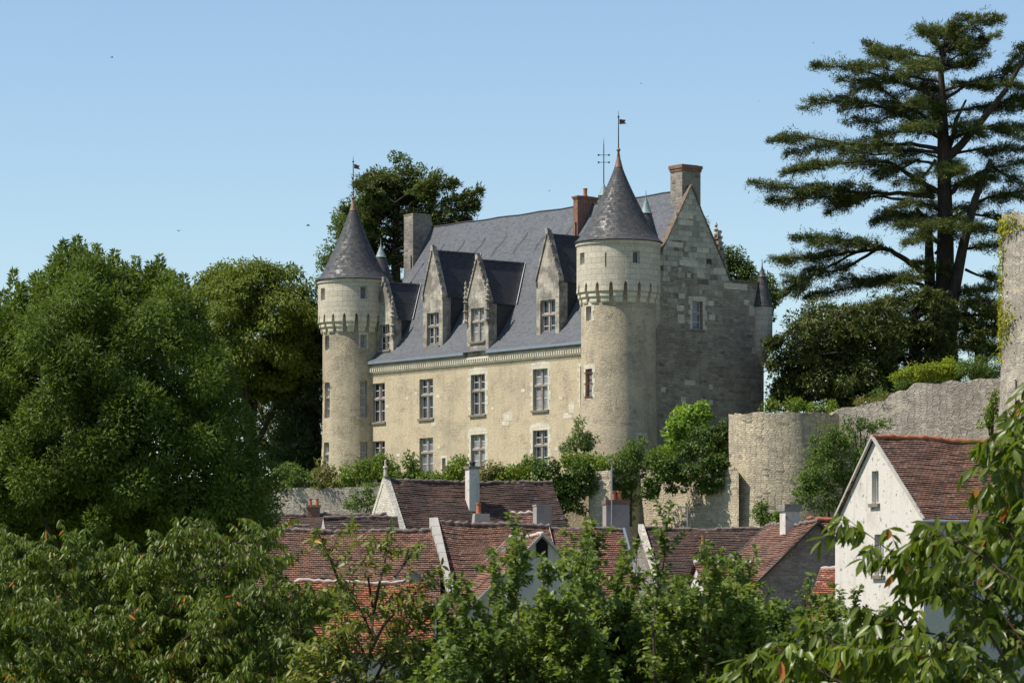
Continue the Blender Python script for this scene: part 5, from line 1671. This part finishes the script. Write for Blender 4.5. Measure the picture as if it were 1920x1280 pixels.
shrub('dark green ivy mound spilling over the rampart beside the brown roof', [(1030, 885, 32, 32), (1045, 925, 30, 35), (1085, 895, 36, 34), (1075, 930, 28, 28), (1015, 935, 18, 30), (1045, 962, 14, 26), (1100, 905, 22, 24), (1090, 950, 12, 20)], 188.6, M['ivy'], 8000, (.17, .13), .3, 'ivy', 'ivy', stems=0)
shrub('feathery bush climbing the corner between facade and nearer tower', [(1085, 815, 22, 22), (1080, 840, 28, 22), (1105, 830, 20, 14), (1088, 790, 8, 14)], 196.2, M['plant'], 2600, (.2, .06), .22)
shrub('tangled hedge at the foot of the nearer tower above the stone pier', [(1110, 870, 34, 15), (1140, 868, 22, 13), (1075, 868, 24, 16)], 189.2, M['hedge'], 3200)
shrub('feathery dark bush in front of the low window of the nearer tower', [(1178, 860, 26, 30), (1170, 900, 26, 32), (1195, 840, 18, 22), (1185, 930, 16, 28), (1180, 960, 10, 16)], 189.6, M['plant'], 4600, (.2, .07), .26)
shrub('ivy hanging from the rampart between the pier and the bastion', [(1230, 892, 32, 20), (1280, 885, 36, 18), (1330, 890, 34, 26), (1345, 870, 22, 20), (1215, 915, 16, 18), (1325, 912, 14, 12), (1260, 908, 10, 10), (1240, 870, 30, 14), (1285, 905, 8, 16), (1225, 930, 10, 14), (1350, 905, 8, 14)], 188.9, M['ivy'], 8500, (.16, .13), .26, 'ivy', 'ivy', stems=0)
shrub('bright young fig like bush in the shade of the gable', [(1290, 790, 34, 30), (1270, 812, 26, 26), (1315, 780, 20, 24), (1260, 835, 22, 16), (1335, 790, 12, 10)], 196.2, M['bright'], 2600, (.26, .17), .3, per=40)
shrub('dark ivy mound leaning on the left of the bastion', [(1320, 828, 40, 26), (1350, 815, 20, 24), (1300, 845, 36, 18), (1345, 850, 22, 26)], 193.4, M['ivy'], 5200, (.17, .13), .28, 'ivy', 'ivy', stems=0)
shrub('yellow green bush on the terrace edge right of the low tower window', [(1240, 850, 30, 14), (1225, 862, 24, 12)], 192.6, M['hedge'], 2000)
shrub('tall leafy bush growing against the right of the bastion', [(1540, 880, 45, 45), (1560, 830, 36, 40), (1530, 930, 42, 40), (1590, 860, 34, 50), (1510, 900, 22, 30), (1600, 920, 30, 50)], 181, M['plant'], 11000, (.16, .08), .3)
shrub('sparse spindly sapling in front of the coursed rampart', [(1600, 800, 22, 20), (1640, 796, 28, 12), (1610, 830, 16, 20)], 183, M['plant'], 1300, (.16, .08), .24, per=40)
shrub('small bush at the foot of the bastion above the slab capped chimney', [(1425, 958, 12, 20), (1440, 975, 18, 12)], 160, M['plant'], 1500, (.13, .07), .2)
shrub('low bush beneath the bastion beside the white stack', [(1455, 978, 14, 12), (1465, 966, 10, 10)], 156, M['hedge'], 900, (.13, .07), .18)
shrub('yellow green creeper mound on top of the coursed rampart', [(1715, 705, 38, 20), (1755, 695, 34, 18), (1690, 710, 20, 16), (1785, 690, 24, 18)], 192, M['hedge_y'], 6500, (.15, .08), .24, per=60)
shrub('green weeds on the rampart beside the ruined tower', [(1815, 690, 26, 22), (1845, 688, 24, 20), (1868, 690, 14, 22)], 191, M['plant'], 3000, (.17, .05), .24)
shrub('dry grass tufts on the broken step of the rampart', [(1625, 752, 28, 7), (1655, 745, 18, 7)], 192.2, M['dryweed'], 900, (.24, .03), .16, per=30)
shrub('green creeper on the rampart at the foot of the ruined tower', [(1858, 765, 12, 22), (1850, 790, 12, 16), (1868, 742, 8, 12)], 184.5, M['hedge'], 1100, (.15, .09), .18, 'creeper', 'creeper')
shrub('thin line of grass and weeds along the rampart top below the big cedar', [(1650, 738, 20, 10), (1700, 722, 24, 12), (1850, 704, 26, 8)], 191.5, M['plant'], 1300, (.18, .04), .18, per=30)
shrub('low green hedge showing between the corner turret and the cedar', [(1450, 762, 18, 12), (1500, 764, 36, 12), (1550, 766, 26, 10)], 199, M['hedge'], 2600)
shrub('weeds hanging over the grey retaining wall', [(665, 945, 18, 26), (690, 930, 18, 20), (700, 955, 12, 16)], 191.4, M['plant'], 1700, (.16, .07), .2)


# ------------------------------------------------------------------ foreground trees
def twigs_leaves(boughs, n_tw, tw_len, gap, hang, bend, r0, t_lo=.25, up=.25, alt=True):
    """twigs off the boughs and the leaves along them; returns leaf arrays and twig paths"""
    P = []; D = []; N = []; paths = []
    for (pth, n_mul) in boughs:
        pth = [Vector(p) for p in pth]
        seg = [(b - a).length for a, b in zip(pth, pth[1:])]; T_ = sum(seg)
        paths.append((pth, r0))
        todo = []
        for q in range(max(1, int(n_tw * n_mul))):
            t = (t_lo + (1 - t_lo) * rnd.random()) * T_
            i = 0
            while i < len(seg) - 1 and t > seg[i]: t -= seg[i]; i += 1
            p = pth[i].lerp(pth[i + 1], min(1, t / seg[i])); d = (pth[i + 1] - pth[i]).normalized()
            v = d * rnd.uniform(.3, 1.0) + Vector((rnd.gauss(0, .6), rnd.gauss(0, .6), rnd.gauss(up, .35)))
            todo.append((p, v.normalized(), tw_len * rnd.uniform(.5, 1.25)))
        d = (pth[-1] - pth[-2]).normalized(); todo.append((pth[-1], d, tw_len * .7)); todo.append((pth[-2], d, tw_len))
        for (p, v, L) in todo:
            k = max(3, int(L / gap)); tp = [p.copy()]
            side = v.orthogonal().normalized()
            for q in range(k):
                v = (v + Vector((rnd.gauss(0, .06), rnd.gauss(0, .06), -bend * q / k))).normalized()
                p = p + v * gap; tp.append(p.copy())
                if q < 1: continue
                m_ = 2 if q < k - 1 else 3
                for j in range(m_):
                    side = Matrix.Rotation(2.4 + rnd.uniform(-.4, .4), 3, v) @ side
                    dd = v * .45 + side * .75 + Vector((0, 0, -hang)) + Vector((rnd.gauss(0, .18), rnd.gauss(0, .18), rnd.gauss(0, .18)))
                    nn = Vector((rnd.gauss(0, .45), rnd.gauss(-.15, .45), .8)) - side * .1 + side.cross(dd) * rnd.uniform(-.3, .3)
                    P.append(p); D.append(dd); N.append(nn)
            paths.append((tp, r0 * .35))
    return np.array([tuple(v) for v in P]), np.array([tuple(v) for v in D]), np.array([tuple(v) for v in N]), paths


def foliage_tree(name, label, cat, base, boughs, mat, leafL, leafW, trunk, style='rich', lab_r=.02, **kw):
    base = Vector(base)
    root = empty(name, base, label=label, cat=cat)
    P, D, N, paths = twigs_leaves(boughs, r0=lab_r, **kw)
    n = len(P)
    leaf_mesh('crown', P, D, N, rng.uniform(.6, 1.15, n) * leafL, rng.uniform(.8, 1.15, n) * leafW, mat, root, style, base=base)
    mb = MB()
    for tp, r in trunk: mb.tube([Vector(p) - base for p in tp], r, 8)
    for tp, r in paths:
        m_ = len(tp)
        mb.tube([p - base for p in tp], [r * (1 - .75 * i / (m_ - 1)) for i in range(m_)], 5)
    mb.build('trunk', M['twig'], root, smooth=60)
    return root


# dense cherry, lower left
def prof_y(tab, x):
    for (x0, y0), (x1, y1) in zip(tab, tab[1:]):
        if x0 <= x <= x1: return y0 + (y1 - y0) * (x - x0) / (x1 - x0)
    return tab[0][1] if x < tab[0][0] else tab[-1][1]


topc = [(-60, 960), (40, 985), (70, 1000), (110, 990), (200, 985), (260, 1020), (330, 985), (370, 970), (420, 1000), (450, 985), (500, 965), (530, 1010), (570, 1050), (620, 1060), (640, 1110)]
bl = []
Yl = 29.5
trunk_top = at(260, 1420, Yl)
for q in range(150):
    ex_ = rnd.uniform(-70, 625)
    ty = prof_y(topc, ex_)
    ey = ty + 25 + (1300 - ty) * rnd.random() ** 1.15
    e = at(ex_, ey, Yl + rnd.uniform(-2.6, 2.6) * (1 if ey > ty + 80 else .5))
    s0 = e + Vector((rnd.uniform(-.5, .2) + (trunk_top.x - e.x) * .35, (Yl - e.y) * .4, -rnd.uniform(.25, .7)))
    bl.append(([s0, s0.lerp(e, .5) + Vector((0, 0, .06)), e], 1.0))
for q in range(14):
    a = at(rnd.uniform(0, 560), 1330, Yl + rnd.uniform(-1.5, 1.5))
    bl.append(([trunk_top, trunk_top.lerp(a, .6), a], .4))
foliage_tree('cherry_tree', 'dense cherry tree with drooping narrow leaves filling the lower left', 'tree', (trunk_top.x, Yl, -7), bl, M['cherry'], .076, .021, [([(trunk_top.x, Yl, -7.2), (trunk_top.x + .1, Yl, -4), trunk_top], [.2, .17, .1])],
             n_tw=30, tw_len=.26, gap=.023, hang=1.15, bend=.12, lab_r=.009, t_lo=.1)

# thin young cherry in front of the roofs
bl = []
Ym = 27
st = at(680, 1400, Ym)
def stemp(pts, Y=Ym): return [at(x, y, Y + rnd.uniform(-.3, .3)) for x, y in pts]
for pts, k in (([(670, 1330), (690, 1240), (700, 1150), (690, 1080), (672, 1030), (668, 1005)], .5), ([(700, 1150), (712, 1090), (722, 1050), (726, 1020)], .35), ([(690, 1240), (660, 1180), (645, 1120)], .8), ([(690, 1230), (720, 1170), (760, 1130), (800, 1090)], 1.0),
               ([(700, 1250), (750, 1200), (800, 1160), (840, 1120)], 1.3), ([(680, 1290), (740, 1250), (800, 1220), (850, 1190)], 1.4), ([(670, 1290), (640, 1240), (630, 1190)], 1.0), ([(690, 1300), (760, 1290), (850, 1260)], 1.4), ([(660, 1330), (620, 1280), (600, 1240)], 1.0),
               ([(700, 1330), (780, 1320), (860, 1300)], 1.3), ([(700, 1200), (680, 1150), (655, 1105)], .7), ([(640, 1100), (620, 1050), (612, 1030)], .3), ([(740, 1080), (775, 1035), (790, 1022)], .25), ([(720, 1250), (770, 1230), (800, 1250)], 1.3), ([(650, 1330), (700, 1290), (740, 1280)], 1.2), ([(700, 1340), (760, 1270), (830, 1240)], 1.5), ([(690, 1340), (660, 1260), (650, 1210)], 1.4), ([(740, 1340), (800, 1280), (870, 1265)], 1.5), ([(640, 1340), (600, 1290), (580, 1230)], 1.3), ([(700, 1280), (730, 1220), (745, 1190)], 1.2)):
    bl.append((stemp(pts), k))
foliage_tree('cherry_tree', 'thin young cherry with bare stems in front of the orange roof', 'tree', (st.x, Ym, -7), bl, M['olive'], .078, .028, [([(st.x, Ym, -7.2), (st.x, Ym, -3), st, stemp([(670, 1330)])[0]], [.07, .06, .045, .03])],
             n_tw=14, tw_len=.27, gap=.025, hang=.55, bend=.08, lab_r=.014, t_lo=.35)

# plum thicket in the centre foreground
topp = [(830, 1130), (870, 1080), (905, 1110), (940, 1000), (965, 985), (990, 1060), (1040, 1050), (1075, 1060), (1100, 1010), (1125, 1005), (1160, 1060), (1200, 1030), (1245, 975), (1265, 965), (1290, 1020), (1330, 1030), (1360, 1050), (1420, 1050), (1460, 1080), (1500, 1110), (1560, 1120), (1640, 1140), (1700, 1190)]
topm = [(830, 1225), (860, 1190), (900, 1165), (960, 1150), (1050, 1135), (1100, 1150), (1180, 1140), (1250, 1110), (1340, 1110), (1400, 1110), (1480, 1145), (1580, 1165), (1700, 1190)]
groups = [(0, 860, 1100, 'leafy plum thicket in the centre foreground, below the cross gable'), (1, 1080, 1400, 'plum thicket with tall spires below the ivy rampart'), (2, 1380, 1680, 'plum thicket at lower right between rubble gable and white house')]
for g, xa, xb, lab in groups:
    bl = []
    Yp = 21 + g * .7
    for q in range(104 if g < 2 else 84):
        x = rnd.uniform(xa - 20, xb + 20)
        spire = q < 12
        tp = prof_y(topp, x) + abs(rnd.gauss(0, 1)) * 22 if spire else max(prof_y(topp, x) + 70, prof_y(topm, x)) + abs(rnd.gauss(0, 1)) * 75
        yy = Yp + rnd.uniform(-1.6, 1.6)
        lean = rnd.uniform(-40, 40) if spire else rnd.gauss(0, 95)
        pts = [(x + lean, max(tp + 260, 1340)), (x + lean * .75 + rnd.uniform(-12, 12), tp + 190), (x + lean * .35 + rnd.uniform(-10, 10), tp + 80), (x, tp)]
        bl.append(([at(px, py, yy + rnd.uniform(-.15, .15)) for px, py in pts], .55 if spire else 1.0))
    st = at((xa + xb) / 2, 1420, Yp)
    foliage_tree('plum_tree', lab, 'tree', (st.x, Yp, -7), bl, M['plum'], .044, .029, [([(st.x, Yp, -7.2), (st.x + .1, Yp, -3), st], [.1, .08, .05])] +
                 [([st, at((xa + xb) / 2 + d, 1340, Yp)], [.045, .02]) for d in (-120, -60, 0, 70, 130)], n_tw=40, tw_len=.15, gap=.0145, hang=.1, bend=.05, lab_r=.008, t_lo=.15, up=.45)

# near cherry at the right edge
bl = []
Yr = 16.0
def rp(pts, dy=0.0): return [at(x, y, Yr + dy + .06 * i) for i, (x, y) in enumerate(pts)]
for pts, k, dy in (([(1940, 1330), (1850, 1180), (1830, 1150), (1760, 1100), (1690, 1050), (1640, 1010), (1605, 985)], 1.0, 0), ([(1960, 1200), (1900, 1060), (1880, 960), (1890, 870), (1905, 780)], 1.0, .3), ([(1910, 1050), (1885, 960), (1880, 890), (1895, 830)], .7, .1),
                   ([(1900, 1090), (1840, 1040), (1800, 1015), (1765, 1005), (1745, 1005)], .8, -.2), ([(1960, 1330), (1850, 1240), (1760, 1190), (1680, 1170), (1640, 1150)], 1.2, .2), ([(1900, 1300), (1800, 1220), (1700, 1210), (1620, 1220)], 1.2, -.3),
                   ([(1800, 1340), (1700, 1290), (1600, 1230), (1540, 1200), (1500, 1205)], 1.0, 0.1), ([(1700, 1340), (1560, 1270), (1480, 1220), (1420, 1235), (1380, 1262)], 1.0, -.1), ([(1960, 1150), (1930, 1080), (1900, 1010), (1920, 930)], 1.0, .5), ([(1950, 1250), (1880, 1150), (1800, 1100), (1750, 1060)], 1.2, .6),
                   ([(1950, 1100), (1925, 980), (1915, 880), (1925, 800)], .9, -.2), ([(1980, 1380), (1900, 1300), (1820, 1270), (1740, 1260)], 1.3, .4), ([(1660, 1340), (1560, 1310), (1470, 1290), (1420, 1290)], 1.2, .3), ([(1950, 1280), (1920, 1200), (1870, 1100), (1830, 1050)], 1.2, .8), ([(1930, 1340), (1850, 1300), (1760, 1310)], 1.2, 0)):
    bl.append((rp(pts, dy), k))
foliage_tree('cherry_tree', 'near cherry branches with large drooping leaves at the lower right edge', 'tree', (4.4, 16.3, -7), bl, M['cherry_near'], .102, .035, [([(4.4, 16.3, -7.2), (3.6, 16.3, -3), (2.75, 16.3, -.8)], [.16, .13, .06]), ([(2.75, 16.3, -.8), tuple(at(1990, 1250, 16.3))], [.05, .03])],
             n_tw=26, tw_len=.21, gap=.030, hang=1.0, bend=.15, lab_r=.007, t_lo=.15, up=-.05)
